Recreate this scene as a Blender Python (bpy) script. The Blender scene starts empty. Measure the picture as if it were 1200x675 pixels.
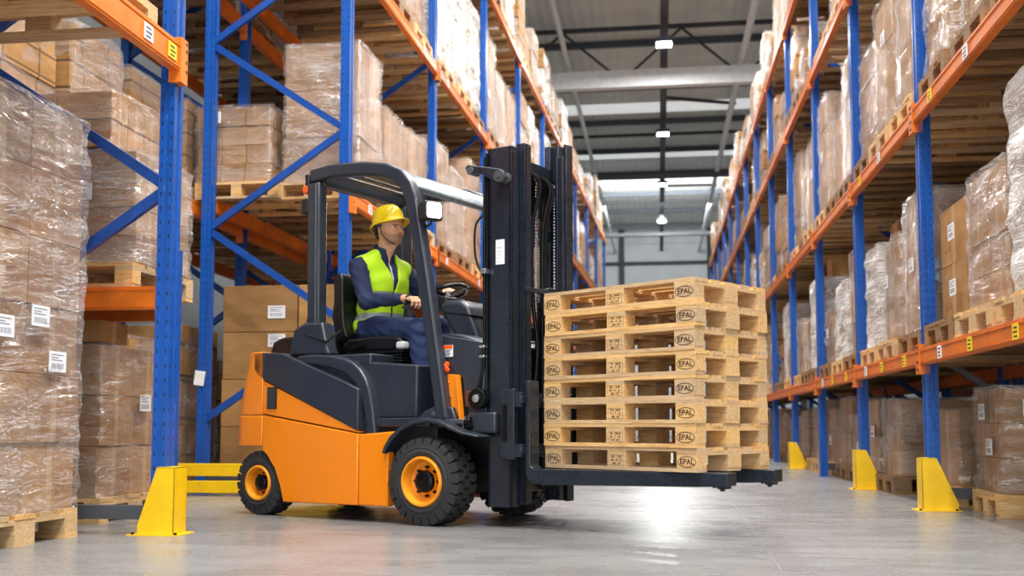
import bpy, math, random
import numpy as np
from mathutils import Vector, Matrix, Euler
R = math.radians
rnd = random.Random(7)
scn = bpy.context.scene
COL = scn.collection

# ------------------------------------------------------------------ camera
PSI = math.atan(172/1250)
cam = bpy.data.cameras.new('camera'); camo = bpy.data.objects.new('camera', cam); COL.objects.link(camo)
camo.location = (0, 0, .55); camo.rotation_euler = (R(94.5), 0, PSI)
cam.sensor_width = 36; cam.lens = 37.5; cam.shift_y = 0.05344
cam.clip_end = 200; cam.clip_start = .05
cam.dof.use_dof = True; cam.dof.focus_distance = 5.9; cam.dof.aperture_fstop = 2.2
scn.camera = camo

# ------------------------------------------------------------------ materials
def lin(c):
    return c/12.92 if c <= .04045 else ((c+.055)/1.055)**2.4
def C(h):
    h = h.lstrip('#'); return tuple(lin(int(h[i:i+2], 16)/255) for i in (0, 2, 4)) + (1,)
class M:
    def __init__(s, name, col='#808080', rough=.5, metal=0, **kw):
        s.m = bpy.data.materials.new(name); s.m.use_nodes = True
        s.nt = s.m.node_tree; s.b = s.nt.nodes['Principled BSDF']
        s.b.inputs['Base Color'].default_value = C(col) if isinstance(col, str) else col
        s.b.inputs['Roughness'].default_value = rough; s.b.inputs['Metallic'].default_value = metal
        for k, v in kw.items(): s.b.inputs[k.replace('_', ' ')].default_value = v
    def n(s, t, **kw):
        nd = s.nt.nodes.new(t)
        for k, v in kw.items():
            if k in nd.inputs: nd.inputs[k].default_value = v
            else: setattr(nd, k, v)
        return nd
    def l(s, a, b): s.nt.links.new(a, b)
    def coord(s, kind='Object', scale=(1, 1, 1)):
        t = s.n('ShaderNodeTexCoord'); mp = s.n('ShaderNodeMapping'); mp.inputs['Scale'].default_value = scale
        s.l(t.outputs[kind], mp.inputs['Vector']); return mp.outputs[0]
    def noise(s, vec, scale=5, detail=4, rough=.6, dist=0):
        nz = s.n('ShaderNodeTexNoise'); nz.inputs['Scale'].default_value = scale; nz.inputs['Detail'].default_value = detail
        nz.inputs['Roughness'].default_value = rough; nz.inputs['Distortion'].default_value = dist
        s.l(vec, nz.inputs['Vector']); return nz.outputs['Fac']
    def ramp(s, fac, stops):
        r = s.n('ShaderNodeValToRGB'); e = r.color_ramp.elements
        for i, (p, c) in enumerate(stops):
            el = e[i] if i < 2 else e.new(p)
            el.position = p; el.color = C(c) if isinstance(c, str) else ((c, c, c, 1) if isinstance(c, (int, float)) else c)
        s.l(fac, r.inputs[0]); return r.outputs[0]
    def mix(s, f, a, b, mode='MIX'):
        x = s.n('ShaderNodeMix'); x.data_type = 'RGBA'; x.blend_type = mode
        for sock, v in ((x.inputs[0], f), (x.inputs[6], a), (x.inputs[7], b)):
            if hasattr(v, 'is_linked'): s.l(v, sock)
            else: sock.default_value = v if not isinstance(v, str) else C(v)
        return x.outputs[2]
    def math(s, op, a, b=0):
        x = s.n('ShaderNodeMath'); x.operation = op
        for i, v in enumerate((a, b)):
            if hasattr(v, 'is_linked'): s.l(v, x.inputs[i])
            else: x.inputs[i].default_value = v
        return x.outputs[0]
    def bump(s, h, strength=.3, dist=.01):
        b = s.n('ShaderNodeBump'); b.inputs['Strength'].default_value = strength; b.inputs['Distance'].default_value = dist
        s.l(h, b.inputs['Height']); s.l(b.outputs[0], s.b.inputs['Normal']); return b
    def base(s, c): s.l(c, s.b.inputs['Base Color'])
    def rgh(s, c): s.l(c, s.b.inputs['Roughness'])

def plain(name, col, rough=.5, metal=0, var=.0, vscale=6, **kw):
    m = M(name, col, rough, metal, **kw)
    v = m.coord('Object')
    nz = m.noise(v, vscale, 5, .65)
    c = C(col); k = var or .12
    m.base(m.ramp(nz, [(.3, tuple(x*(1-k) for x in c[:3])+(1,)), (.7, tuple(min(1, x*(1+k)) for x in c[:3])+(1,))]))
    m.rgh(m.ramp(nz, [(.3, max(.02, rough-.06)), (.7, min(1, rough+.08))]))
    return m.m

def perforated(name, col, rough=.35):
    """painted rack steel with rows of punched slots"""
    m = M(name, col, rough)
    t = m.n('ShaderNodeTexCoord'); sp = m.n('ShaderNodeSeparateXYZ'); m.l(t.outputs['Object'], sp.inputs[0])
    z = m.math('FRACT', m.math('MULTIPLY', sp.outputs[2], 1/.075))
    zz = m.math('LESS_THAN', m.math('ABSOLUTE', m.math('SUBTRACT', z, .5)), .14)
    def band(o, c, w): return m.math('LESS_THAN', m.math('ABSOLUTE', m.math('SUBTRACT', m.math('ABSOLUTE', o), c)), w)
    k = m.math('MAXIMUM', band(sp.outputs[0], .024, .0035), band(sp.outputs[1], .030, .0035))
    hole = m.math('MULTIPLY', zz, k)
    nz = m.noise(m.coord('Object', (1, 1, .4)), 14, 5, .7)
    c = C(col)
    scr = m.ramp(m.noise(m.coord('Object', (1, 1, .25)), 40, 3, .6), [(.69, 0.), (.74, .35)])
    base = m.ramp(nz, [(.3, tuple(x*.85 for x in c[:3])+(1,)), (.7, tuple(min(1, x*1.12) for x in c[:3])+(1,))])
    base = m.mix(scr, base, '#9fb4cc')
    m.base(m.mix(hole, base, '#0a0d14'))
    return m.m

def wood(name, c1, c2, c3):
    m = M(name, c1, .72)
    oi = m.n('ShaderNodeObjectInfo')
    t = m.n('ShaderNodeTexCoord'); ad = m.n('ShaderNodeVectorMath'); ad.operation = 'ADD'
    mu = m.n('ShaderNodeVectorMath'); mu.operation = 'SCALE'; m.l(oi.outputs['Location'], mu.inputs[0]); mu.inputs[3].default_value = 7.3
    m.l(t.outputs['Object'], ad.inputs[0]); m.l(mu.outputs[0], ad.inputs[1])
    mp = m.n('ShaderNodeMapping'); mp.inputs['Scale'].default_value = (1.3, 9, 14); m.l(ad.outputs[0], mp.inputs[0])
    g = m.noise(mp.outputs[0], 5, 5, .6, 1.2)
    big = m.noise(ad.outputs[0], 2.3, 2, .5)
    base = m.ramp(g, [(.28, c3), (.5, c1), (.72, c2)])
    base = m.mix(m.math('MULTIPLY', big, .45), base, c3)
    hs = m.n('ShaderNodeHueSaturation'); m.l(base, hs.inputs['Color'])
    m.l(m.math('ADD', m.math('MULTIPLY', oi.outputs['Random'], .35), .83), hs.inputs['Value'])
    m.l(m.math('ADD', m.math('MULTIPLY', oi.outputs['Random'], .25), .85), hs.inputs['Saturation'])
    m.base(hs.outputs[0]); m.bump(g, .25, .004)
    return m.m

def cardboard(name, bricks=False):
    m = M(name, '#b08a62', .78)
    oi = m.n('ShaderNodeObjectInfo')
    nz = m.noise(m.coord('Object', (1, 1, 3)), 3.5, 4, .6)
    base = m.ramp(nz, [(.3, '#9c713d'), (.55, '#ac804b'), (.8, '#bb905c')])
    hs = m.n('ShaderNodeHueSaturation'); m.l(base, hs.inputs['Color'])
    m.l(m.math('ADD', m.math('MULTIPLY', oi.outputs['Random'], .34), .76), hs.inputs['Value'])
    out = hs.outputs[0]
    t = m.n('ShaderNodeTexCoord'); sp = m.n('ShaderNodeSeparateXYZ'); m.l(t.outputs['Generated'], sp.inputs[0])
    if bricks:
        def seam(o, f): return m.math('LESS_THAN', m.math('ABSOLUTE', m.math('SUBTRACT', m.math('FRACT', m.math('MULTIPLY', o, f)), .5)), .012*f)
        s = m.math('MAXIMUM', m.math('MAXIMUM', seam(sp.outputs[2], 4), seam(sp.outputs[0], 3)), seam(sp.outputs[1], 2))
        out = m.mix(m.math('MULTIPLY', s, .75), out, '#4b3321')
    else:
        tape = m.math('LESS_THAN', m.math('ABSOLUTE', m.math('SUBTRACT', sp.outputs[1], .5)), .055)
        out = m.mix(m.math('MULTIPLY', tape, .3), out, '#d9c09a')
        # printed marks: a few small dark figures low on the carton face
        pr = m.n('ShaderNodeTexNoise'); pr.inputs['Scale'].default_value = 42; pr.inputs['Detail'].default_value = 1
        m.l(t.outputs['Object'], pr.inputs['Vector'])
        def inb(o, a, b): return m.math('MULTIPLY', m.math('GREATER_THAN', o, a), m.math('LESS_THAN', o, b))
        box = m.math('MULTIPLY', m.math('MAXIMUM', inb(sp.outputs[0], .62, .84), inb(sp.outputs[1], .62, .84)), inb(sp.outputs[2], .22, .5))
        ink = m.math('MULTIPLY', box, m.math('GREATER_THAN', pr.outputs['Fac'], .56))
        ink = m.math('MULTIPLY', ink, m.math('GREATER_THAN', oi.outputs['Random'], .45))
        out = m.mix(m.math('MULTIPLY', ink, .6), out, '#5b4330')
    m.base(out); m.bump(m.noise(m.coord('Object'), 60, 2), .06, .002)
    return m.m

def film(name, veil0, veil1, tint='#f2f0ee', gloss=.16):
    """stretch film: clear plastic whose wrinkles catch the light, plus painted glint streaks and cloudier bands"""
    m = M(name, tint, .14); nt = m.nt
    oi = m.n('ShaderNodeObjectInfo'); t = m.n('ShaderNodeTexCoord')
    ad = m.n('ShaderNodeVectorMath'); ad.operation = 'ADD'; m.l(t.outputs['Object'], ad.inputs[0])
    sc = m.n('ShaderNodeVectorMath'); sc.operation = 'SCALE'; m.l(oi.outputs['Location'], sc.inputs[0]); sc.inputs[3].default_value = 3.1
    m.l(sc.outputs[0], ad.inputs[1])
    mp = m.n('ShaderNodeMapping'); mp.inputs['Scale'].default_value = (1, 1, 6); mp.inputs['Rotation'].default_value = (.16, .12, 0); m.l(ad.outputs[0], mp.inputs[0])
    w = m.noise(mp.outputs[0], 2.6, 5, .62, .8)
    mp2 = m.n('ShaderNodeMapping'); mp2.inputs['Scale'].default_value = (1, 1, 3.2); m.l(ad.outputs[0], mp2.inputs[0])
    big = m.noise(mp2.outputs[0], 2.2, 3, .6, .5)
    bp = m.n('ShaderNodeBump'); bp.inputs['Strength'].default_value = 1.0; bp.inputs['Distance'].default_value = .05; m.l(w, bp.inputs['Height'])
    gl = m.n('ShaderNodeBsdfGlossy'); gl.inputs['Roughness'].default_value = .13; gl.inputs['Color'].default_value = (1, 1, 1, 1); m.l(bp.outputs[0], gl.inputs['Normal'])
    df = m.n('ShaderNodeBsdfDiffuse'); df.inputs['Color'].default_value = C(tint); m.l(bp.outputs[0], df.inputs['Normal'])
    tr = m.n('ShaderNodeBsdfTransparent')
    line = m.ramp(w, [(.34, 0.), (.352, .8), (.366, 0.), (.445, .0), (.458, .9), (.474, .0), (.545, 0.), (.556, 1.), (.57, 0.), (.64, 0), (.65, .8), (.665, 0)])  # white streaks painted along noise contours, standing in for wrinkle glints
    cloud = m.ramp(big, [(.38, veil0), (.66, veil1)])
    veil = m.math('MINIMUM', m.math('ADD', m.math('MULTIPLY', line, m.math('ADD', m.math('MULTIPLY', cloud, 1.8), .30)), cloud), .97)
    m1 = m.n('ShaderNodeMixShader'); m.l(veil, m1.inputs[0]); m.l(tr.outputs[0], m1.inputs[1]); m.l(df.outputs[0], m1.inputs[2])
    m2 = m.n('ShaderNodeMixShader'); m2.inputs[0].default_value = gloss; m.l(m1.outputs[0], m2.inputs[1]); m.l(gl.outputs[0], m2.inputs[2])
    m.l(m2.outputs[0], nt.nodes['Material Output'].inputs['Surface'])
    return m.m

def concrete(name):
    m = M(name, '#8e8d8b', .3)
    v = m.coord('Object')
    a = m.noise(v, .55, 6, .62, .4); b = m.noise(m.coord('Object', (.6, 1.6, 1)), 3, 5, .6); c = m.noise(v, 60, 3, .6)
    s = m.math('ADD', m.math('MULTIPLY', a, .55), m.math('ADD', m.math('MULTIPLY', b, .3), m.math('MULTIPLY', c, .15)))
    m.base(m.ramp(s, [(.34, '#6d6c6b'), (.5, '#797877'), (.66, '#858483')]))
    m.rgh(m.ramp(m.math('ADD', m.math('MULTIPLY', b, .6), m.math('MULTIPLY', a, .4)), [(.35, .22), (.65, .34)]))
    m.bump(a, .03, .02)
    return m.m

BLUE = perforated('blue rack paint', '#0b51a8')
BLUEP = plain('blue brace paint', '#0f4798', .35)
ORANGE = plain('orange beam paint', '#ee7a1c', .36, var=.14, vscale=8)
ORANGER = plain('worn orange beam paint', '#d8701c', .42, var=.22, vscale=5)
YEL = plain('yellow guard paint', '#f2c40c', .38, var=.1)
GALV = plain('galvanised steel', '#8b9099', .42, .7, var=.15, vscale=20)
GREYST = plain('grey painted steel', '#4b5058', .45, .2)
WOODL = wood('fresh pallet wood', '#dab47f', '#eacb9c', '#b48a58')
WOODD = wood('weathered shade-darkened pallet wood', '#98734a', '#ad895d', '#664a2f')  # weathered tone deepened to stand in for shade under racked pallets
CARD = cardboard('cardboard'); CARDB = cardboard('cardboard tiers', True)
FILMC = film('clear stretch film', .01, .10, gloss=.14)
FILMH = film('hazy stretch film', .02, .17, gloss=.2)
FILMW = film('white stretch film', .3, .85, gloss=.12)
FLOORM = concrete('polished concrete')
PAPER = plain('white paper label', '#e9ebee', .6)
PRINT = plain('printed black ink', '#26262a', .6)
YSTICK = plain('yellow sticker', '#f4d21a', .5)
TRUCKO = plain('orange truck enamel', '#f38806', .26, var=.02, vscale=3, Coat_Weight=.5, Coat_Roughness=.12)
SLATE = plain('slate enamel', '#2b313b', .34, .1, var=.12, vscale=5, Coat_Weight=.25, Coat_Roughness=.25)
MAST = plain('mast steel paint', '#262d38', .27, .3, var=.16, vscale=7)
BLACKP = plain('black plastic', '#121316', .42)
BLACKM = plain('black greasy metal', '#0d0e11', .3, .5)
RUB = plain('tyre rubber', '#2a2a2b', .78, var=.18, vscale=12)
RIMO = plain('orange rim enamel', '#f39a22', .35, var=.12, vscale=9)
VINYL = plain('black vinyl', '#0f1013', .3)
CHROME = plain('bright steel', '#c8ccd2', .22, 1.0)
SKIN = plain('skin', '#d9a27f', .5, var=.07, vscale=30, Subsurface_Weight=.08, Subsurface_Scale=.01)
SKINF = M('face skin', '#d9a27f', .5, Subsurface_Weight=.08, Subsurface_Scale=.01)
_a = SKINF.n('ShaderNodeAttribute'); _a.attribute_name = 'tone'; SKINF.base(SKINF.mix(SKINF.math('MULTIPLY', SKINF.noise(SKINF.coord('Object'), 160, 3), .12), _a.outputs['Color'], '#7c5038')); SKINF = SKINF.m
STUB = plain('stubbled skin', '#b07e60', .62, var=.15, vscale=90)
LIP = plain('lips', '#b9705f', .5)
HAIR = plain('dark brown hair', '#2a1b12', .6, var=.3, vscale=40)
NAVY = plain('navy cloth', '#1a2748', .85, var=.15, vscale=25)
NAVYT = plain('navy trouser cloth', '#1f3158', .85, var=.18, vscale=20)
HIVIS = plain('lime hi-vis cloth', '#c3f318', .65, var=.06, vscale=12, Emission_Color=C('#b6f000'), Emission_Strength=0.0)
REFL = plain('reflective tape', '#a3a9ac', .35, .2)
HAT = plain('yellow hard hat shell', '#ffd800', .22, var=.03, Coat_Weight=.5)
BOOT = plain('black leather', '#141415', .45)
EYEW = plain('eye white', '#e6e1da', .25); IRIS = plain('iris', '#2b1a10', .2)
REDP = plain('red plastic', '#d83a1a', .3); ORP = plain('amber lens', '#ff5a12', .25)
PIPE = plain('pale grey pipe', '#d9dbdd', .5); DARKST = plain('dark roof steel', '#33363a', .6)
LRED = plain('dull brown block', '#8c6743', .8)
SIDEW = plain('wall sheet', '#8d9296', .6)
def wallmat():
    m = M('ribbed wall cladding', '#a0a6aa', .55)
    t = m.n('ShaderNodeTexCoord'); sp = m.n('ShaderNodeSeparateXYZ'); m.l(t.outputs['Object'], sp.inputs[0])
    f = m.math('FRACT', m.math('MULTIPLY', sp.outputs[2], 1/1.2))
    line = m.math('LESS_THAN', f, .03)
    nz = m.noise(m.coord('Object'), .6, 3)
    m.base(m.mix(m.math('MULTIPLY', line, .5), m.ramp(nz, [(.3, '#bfc4c7'), (.7, '#d0d4d6')]), '#5a6065'))
    return m.m
def deckmat():
    m = M('roof deck sheet', '#b9bab4', .5)
    t = m.n('ShaderNodeTexCoord'); sp = m.n('ShaderNodeSeparateXYZ'); m.l(t.outputs['Object'], sp.inputs[0])
    f = m.math('SINE', m.math('MULTIPLY', sp.outputs[0], 2*math.pi/.28))
    nz = m.noise(m.coord('Object', (.5, 1.5, 1)), .5, 4)
    m.base(m.ramp(nz, [(.3, '#c6c7c2'), (.7, '#dcddd8')])); m.bump(f, .4, .03)
    return m.m
WALLM = wallmat(); DECK = deckmat()
def emis(name, col, st):
    m = M(name, '#ffffff'); m.b.inputs['Emission Color'].default_value = C(col); m.b.inputs['Emission Strength'].default_value = st; return m.m
LAMPE = emis('lamp lens glow', '#f4fffa', 24); HEADE = emis('work lamp glow', '#f6f8ff', 3.5); SKYE = emis('daylit roof panel', '#eef2f4', .42)

# ------------------------------------------------------------------ mesh helpers
class MB:
    def __init__(s): s.v = []; s.f = []; s.mi = []
    def add(s, vs, fs, mi=0):
        b = len(s.v); s.v += [tuple(v) for v in vs]; s.f += [tuple(b+i for i in f) for f in fs]; s.mi += [mi]*len(fs); return s
    def box(s, x0, x1, y0, y1, z0, z1, mi=0, T=None):
        vs = [Vector((x, y, z)) for z in (z0, z1) for y in (y0, y1) for x in (x0, x1)]
        if T: vs = [T @ v for v in vs]
        return s.add(vs, [(0, 2, 3, 1), (4, 5, 7, 6), (0, 1, 5, 4), (2, 6, 7, 3), (0, 4, 6, 2), (1, 3, 7, 5)], mi)
    def prism(s, prof, y0, y1, mi=0, ax='y'):
        n = len(prof)
        if ax == 'y': mk = lambda a, b, t: (a, t, b)
        elif ax == 'x': mk = lambda a, b, t: (t, a, b)
        else: mk = lambda a, b, t: (a, b, t)
        vs = [mk(a, b, y0) for a, b in prof]+[mk(a, b, y1) for a, b in prof]
        fs = [tuple(range(n)), tuple(range(2*n-1, n-1, -1))]+[(i, i+n, (i+1) % n+n, (i+1) % n) for i in range(n)]
        return s.add(vs, fs, mi)
    def cyl(s, p0, p1, r0, r1=None, n=16, mi=0, caps=True):
        r1 = r0 if r1 is None else r1
        p0 = Vector(p0); p1 = Vector(p1); d = (p1-p0).normalized()
        a = d.orthogonal().normalized(); b = d.cross(a)
        vs = [p0+(a*math.cos(t)+b*math.sin(t))*r0 for t in (2*math.pi*i/n for i in range(n))]+[p1+(a*math.cos(t)+b*math.sin(t))*r1 for t in (2*math.pi*i/n for i in range(n))]
        fs = [(i, (i+1) % n, (i+1) % n+n, i+n) for i in range(n)]
        if caps: fs += [tuple(range(n-1, -1, -1)), tuple(range(n, 2*n))]
        return s.add(vs, fs, mi)
    def tube(s, pts, r, n=10, mi=0, closed=False):
        pts = [Vector(p) for p in pts]; m = len(pts); vs = []; a = None
        for i, p in enumerate(pts):
            d = (pts[(i+1) % m]-pts[i-1]) if closed else (pts[min(i+1, m-1)]-pts[max(i-1, 0)])
            d.normalize()
            a = d.orthogonal().normalized() if a is None else (a-d*a.dot(d)).normalized()
            b = d.cross(a); rr = r[i] if isinstance(r, (list, tuple)) else r
            vs += [p+(a*math.cos(t)+b*math.sin(t))*rr for t in (2*math.pi*k/n for k in range(n))]
        fs = []
        for i in range(m if closed else m-1):
            j = (i+1) % m
            fs += [(i*n+k, i*n+(k+1) % n, j*n+(k+1) % n, j*n+k) for k in range(n)]
        if not closed: fs += [tuple(range(n-1, -1, -1)), tuple(range((m-1)*n, m*n))]
        return s.add(vs, fs, mi)
    def bar(s, p0, p1, w, h, mi=0, up=(0, 0, 1)):
        """rectangular bar from p0 to p1, w sideways, h along up"""
        p0 = Vector(p0); p1 = Vector(p1); d = (p1-p0).normalized(); u = Vector(up); sd = d.cross(u).normalized(); u = sd.cross(d)
        vs = [p+sd*a*w/2+u*b*h/2 for p in (p0, p1) for a, b in ((-1, -1), (1, -1), (1, 1), (-1, 1))]
        return s.add(vs, [(3, 2, 1, 0), (4, 5, 6, 7), (0, 1, 5, 4), (1, 2, 6, 5), (2, 3, 7, 6), (3, 0, 4, 7)], mi)
    def lathe(s, prof, n=32, mi=0, c=(0, 0, 0), ax='y', closed=False):
        """prof: (axial, radius)"""
        vs = []
        for t in (2*math.pi*i/n for i in range(n)):
            for a, r in prof:
                p = (r*math.cos(t), a, r*math.sin(t)) if ax == 'y' else (r*math.cos(t), r*math.sin(t), a)
                vs.append((p[0]+c[0], p[1]+c[1], p[2]+c[2]))
        m = len(prof); fs = []
        for i in range(n):
            j = (i+1) % n
            for k in range(m if closed else m-1):
                k2 = (k+1) % m
                fs.append((i*m+k, j*m+k, j*m+k2, i*m+k2))
        return s.add(vs, fs, mi)
    def mesh(s, name, mats, smooth=None):
        me = bpy.data.meshes.new(name); me.from_pydata(s.v, [], s.f)
        for m in (mats if isinstance(mats, (list, tuple)) else [mats]): me.materials.append(m)
        me.polygons.foreach_set('material_index', s.mi)
        import bmesh
        bm = bmesh.new(); bm.from_mesh(me); bmesh.ops.recalc_face_normals(bm, faces=bm.faces); bm.to_mesh(me); bm.free()
        if smooth:
            me.polygons.foreach_set('use_smooth', [True]*len(me.polygons)); me.set_sharp_from_angle(angle=R(smooth))
        me.update(); return me
    def build(s, name, mats, parent=None, smooth=None, bevel=0, seg=2):
        return obj(name, s.mesh(name, mats, smooth or (40 if bevel else None)), parent, bevel=bevel, seg=seg)

def obj(name, me, parent=None, loc=(0, 0, 0), rot=(0, 0, 0), sc=(1, 1, 1), bevel=0, seg=2):
    o = bpy.data.objects.new(name, me); COL.objects.link(o); o.location = loc; o.rotation_euler = rot; o.scale = sc
    if parent: o.parent = parent
    if bevel:
        md = o.modifiers.new('edge', 'BEVEL'); md.width = bevel; md.segments = seg; md.limit_method = 'ANGLE'; md.angle_limit = R(35)
    return o
def tag(o, label=None, cat=None, group=None, kind=None):
    if label: o['label'] = label
    if cat: o['category'] = cat
    if group: o['group'] = group
    if kind: o['kind'] = kind
    return o
def thing(name, label, cat, loc=(0, 0, 0), rz=0, group=None):
    o = bpy.data.objects.new(name, None); COL.objects.link(o); o.location = loc; o.rotation_euler = (0, 0, rz)
    o.empty_display_size = .1
    return tag(o, label, cat, group)
def struct(name, o): o.name = name; o['kind'] = 'structure'; return o
ORD = 'first second third fourth fifth sixth seventh eighth ninth tenth eleventh twelfth thirteenth fourteenth fifteenth'.split()

# ------------------------------------------------------------------ room shell
X0, X1, Y0, Y1, ZC = -10.5, 9.5, -9.0, 60.0, 11.6
struct('floor', MB().box(X0, X1, Y0, Y1, -.2, 0).build('floor', FLOORM))
struct('wall_back', MB().box(X0, X1, Y1, Y1+.2, 0, ZC).build('wall_back', WALLM))
struct('wall_left', MB().box(X0-.2, X0, Y0, Y1, 0, ZC).build('wall_left', SIDEW))
struct('wall_right', MB().box(X1, X1+.2, Y0, Y1, 0, ZC).build('wall_right', SIDEW))
w = MB(); w.box(X0, -4.5, Y0-.2, Y0, 0, ZC).box(4.5, X1, Y0-.2, Y0, 0, ZC).box(-4.5, 4.5, Y0-.2, Y0, 5.5, ZC)
struct('wall_front', w.build('wall_front', SIDEW))
# roof deck; long strips are added to carry the overhead fill lights
strips = [(-3.6, -1.2, -6, 16), (1.4, 3.8, -6, 16), (-9.5, -7.5, -2, 40), (7.0, 9.0, -2, 40)]
sky_y = [(36.0, 37.2), (42.5, 43.6)]
c = MB(); xs = sorted({X0, X1, *[q for s_ in strips for q in s_[:2]]}); ys = sorted({Y0, Y1, *[q for s_ in strips for q in s_[2:]], 36.0, 37.2, 42.5, 43.6})
sk = MB()
for a, b in zip(xs, xs[1:]):
    for d, e in zip(ys, ys[1:]):
        mx, my = (a+b)/2, (d+e)/2
        sky = any(s_[0] < mx < s_[1] and s_[2] < my < s_[3] for s_ in strips) or (any(p < my < q for p, q in sky_y) and -4 < mx < 4)
        (sk if sky else c).box(a, b, d, e, ZC, ZC+.08)
struct('ceiling', c.build('ceiling', DECK)); struct('window_1', sk.build('window_1', SKYE))  # cross panels plus the added fill strips in one glowing mesh
tn = [0]
def trim(mb, mat, **k):
    tn[0] += 1; return struct('trim_%d' % tn[0], mb.build('trim', mat, **k))
for y in np.arange(6, 59, 4.0): trim(MB().box(X0, X1, y-.05, y+.05, ZC-.2, ZC-.01), GREYST)      # purlins
for y in (15.0, 28.3, 39.0, 51.0):
    bright = y == 28.3
    m = MB(); z0 = ZC-1.95
    m.box(X0, X1, y-.14, y+.14, z0, z0+(.46 if bright else .16))
    trim(m, PIPE if bright else DARKST)
    if not bright or True:
        m = MB(); zt = ZC-.35; m.box(X0, X1, y-.06, y+.06, zt, zt+.1)
        k = 0; x = X0
        while bright and x < X1-.1:
            a, b = (z0+.2, zt) if k % 2 == 0 else (zt, z0+.2)
            m.bar((x, y, a), (min(x+1.6, X1), y, b), .06, .06); x += 1.6; k += 1
        trim(m, DARKST)
for x, mat, r in ((-2.35, PIPE, .07), (2.3, PIPE, .09)): trim(MB().cyl((x, 5, ZC-1.25), (x, Y1, ZC-1.25), r, n=12), mat, smooth=40)
trim(MB().box(.13, .33, 4, Y1, ZC-1.2, ZC-1.08), DARKST)
trim(MB().box(X0, X1, Y1-.15, Y1, 9.6, 9.8), DARKST)
for x in (-2.0, 2.9, -7, 7.8): trim(MB().box(x-.15, x+.15, Y1-.3, Y1, 0, ZC), DARKST)
for y in (20, 32, 44): trim(MB().bar((.25, y, ZC-1.1), (2.6, y+3.2, ZC-.4), .08, .1), DARKST)
# floor joint
trim(MB().bar((.55, 9.5, .0006), (.42, 2.2, .0006), .008, .001), plain('joint filler', '#6f6d6a', .6))

# aisle lamps
lampm = MB(); lampm.box(-.21, .21, -.21, .21, -.02, .10); lampm.box(-.1, .1, -.1, .1, .10, .26)
lens = MB(); lens.box(-.18, .18, -.18, .18, -.035, -.021)
lm1 = lampm.mesh('lamp_housing', GREYST); lm2 = lens.mesh('lamp_lens', LAMPE)
LAMPS = [49.1, 41.5, 34.2, 26.0, 18.4, 10.8, 3.2, -4.4]
for i, y in enumerate(LAMPS):
    far = ['farthest', 'second farthest', 'third farthest', 'fourth farthest'][i] if i < 4 else ORD[i]+' farthest'
    t = thing('high_bay_lamp', 'square high bay lamp glowing above the aisle, %s of the row' % far, 'lamp', (.22, y, 10.0), 0, 'high bay lamps over the aisle')
    obj('housing', lm1, t); obj('lens', lm2, t)
    obj('suspension_rod', MB().cyl((0, 0, .26), (0, 0, .38), .015, n=8).mesh('rod', GREYST), t)
    L = bpy.data.lights.new('lamp_light', 'AREA'); L.shape = 'SQUARE'; L.size = .36; L.energy = 420; L.color = (1, .985, .95)
    lo = bpy.data.objects.new('lamp_light', L); COL.objects.link(lo); lo.parent = t; lo.location = (0, 0, -.05)
def area(name, loc, rot, sx, sy, e, col=(1, 1, 1)):
    L = bpy.data.lights.new(name, 'AREA'); L.shape = 'RECTANGLE'; L.size = sx; L.size_y = sy; L.energy = e; L.color = col
    o = bpy.data.objects.new(name, L); COL.objects.link(o); o.location = loc; o.rotation_euler = rot; return o
for i, s_ in enumerate(strips):
    area('added_roof_fill', ((s_[0]+s_[1])/2, (s_[2]+s_[3])/2, ZC-.05), (0, 0, 0), s_[1]-s_[0], s_[3]-s_[2], (1450, 2500, 200, 200)[i], (1, .985, .96))  # added overhead fill lights, strength tuned for each side
area('added_front_fill', (0, Y0+.1, 2.6), (R(90), 0, 0), 8.6, 5.0, 460, (1, .99, .97))  # frontal fill added behind the camera in a made-up door opening
area('added_far_wall_fill', (0, 47, 10.6), (R(68), 0, 0), 7, 2, 900, (.97, 1, 1))  # added fill aimed at the far wall, not a rooflight
wd = bpy.data.worlds.new('World'); scn.world = wd; wd.use_nodes = True
wd.node_tree.nodes['Background'].inputs[0].default_value = (.95, .97, 1, 1); wd.node_tree.nodes['Background'].inputs[1].default_value = .15
from mathutils import noise as mnoise
# ------------------------------------------------------------------ pallets
PL, PW, PH = 1.2, .8, .144
def bx(x, y, z, m=WOODL, name='board'):
    return MB().box(-x/2, x/2, -y/2, y/2, 0, z).mesh(name, m)
def board_set(m):
    return dict(bot=bx(1.2, .1, .022, m, 'bottom_board'), botc=bx(1.2, .145, .022, m, 'bottom_board'), blk=bx(.1, .1, .078, m, 'block'),
                blkw=bx(.145, .1, .078, m, 'block'), blkc=bx(.145, .145, .078, m, 'block'), st=bx(.145, .8, .022, m, 'stringer_board'),
                dk=bx(1.2, .145, .022, m, 'deck_board'), dkn=bx(1.2, .1, .022, m, 'deck_board'))
BS = {id(WOODL): board_set(WOODL), id(WOODD): board_set(WOODD)}
DKY = ((-.3275, 'dk'), (-.165, 'dkn'), (0, 'dk'), (.165, 'dkn'), (.3275, 'dk'))
def pallet_parts(t, mat=WOODL, jig=0):
    B = BS[id(mat)]; out = []
    for y, k in ((-.35, 'bot'), (0, 'botc'), (.35, 'bot')): out.append(obj('bottom_board', B[k], t, (rnd.uniform(-jig, jig), y, 0)))
    for x in (-.5275, 0, .5275):
        for y, k in ((-.35, 'blkw'), (0, 'blkc'), (.35, 'blkw')): out.append(obj('block', B[k], t, (x, y, .022)))
        out.append(obj('stringer_board', B['st'], t, (x, 0, .1)))
    for y, k in DKY: out.append(obj('deck_board', B[k], t, (rnd.uniform(-jig, jig), y, .122), (0, 0, rnd.uniform(-jig, jig))))
    return out
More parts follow.
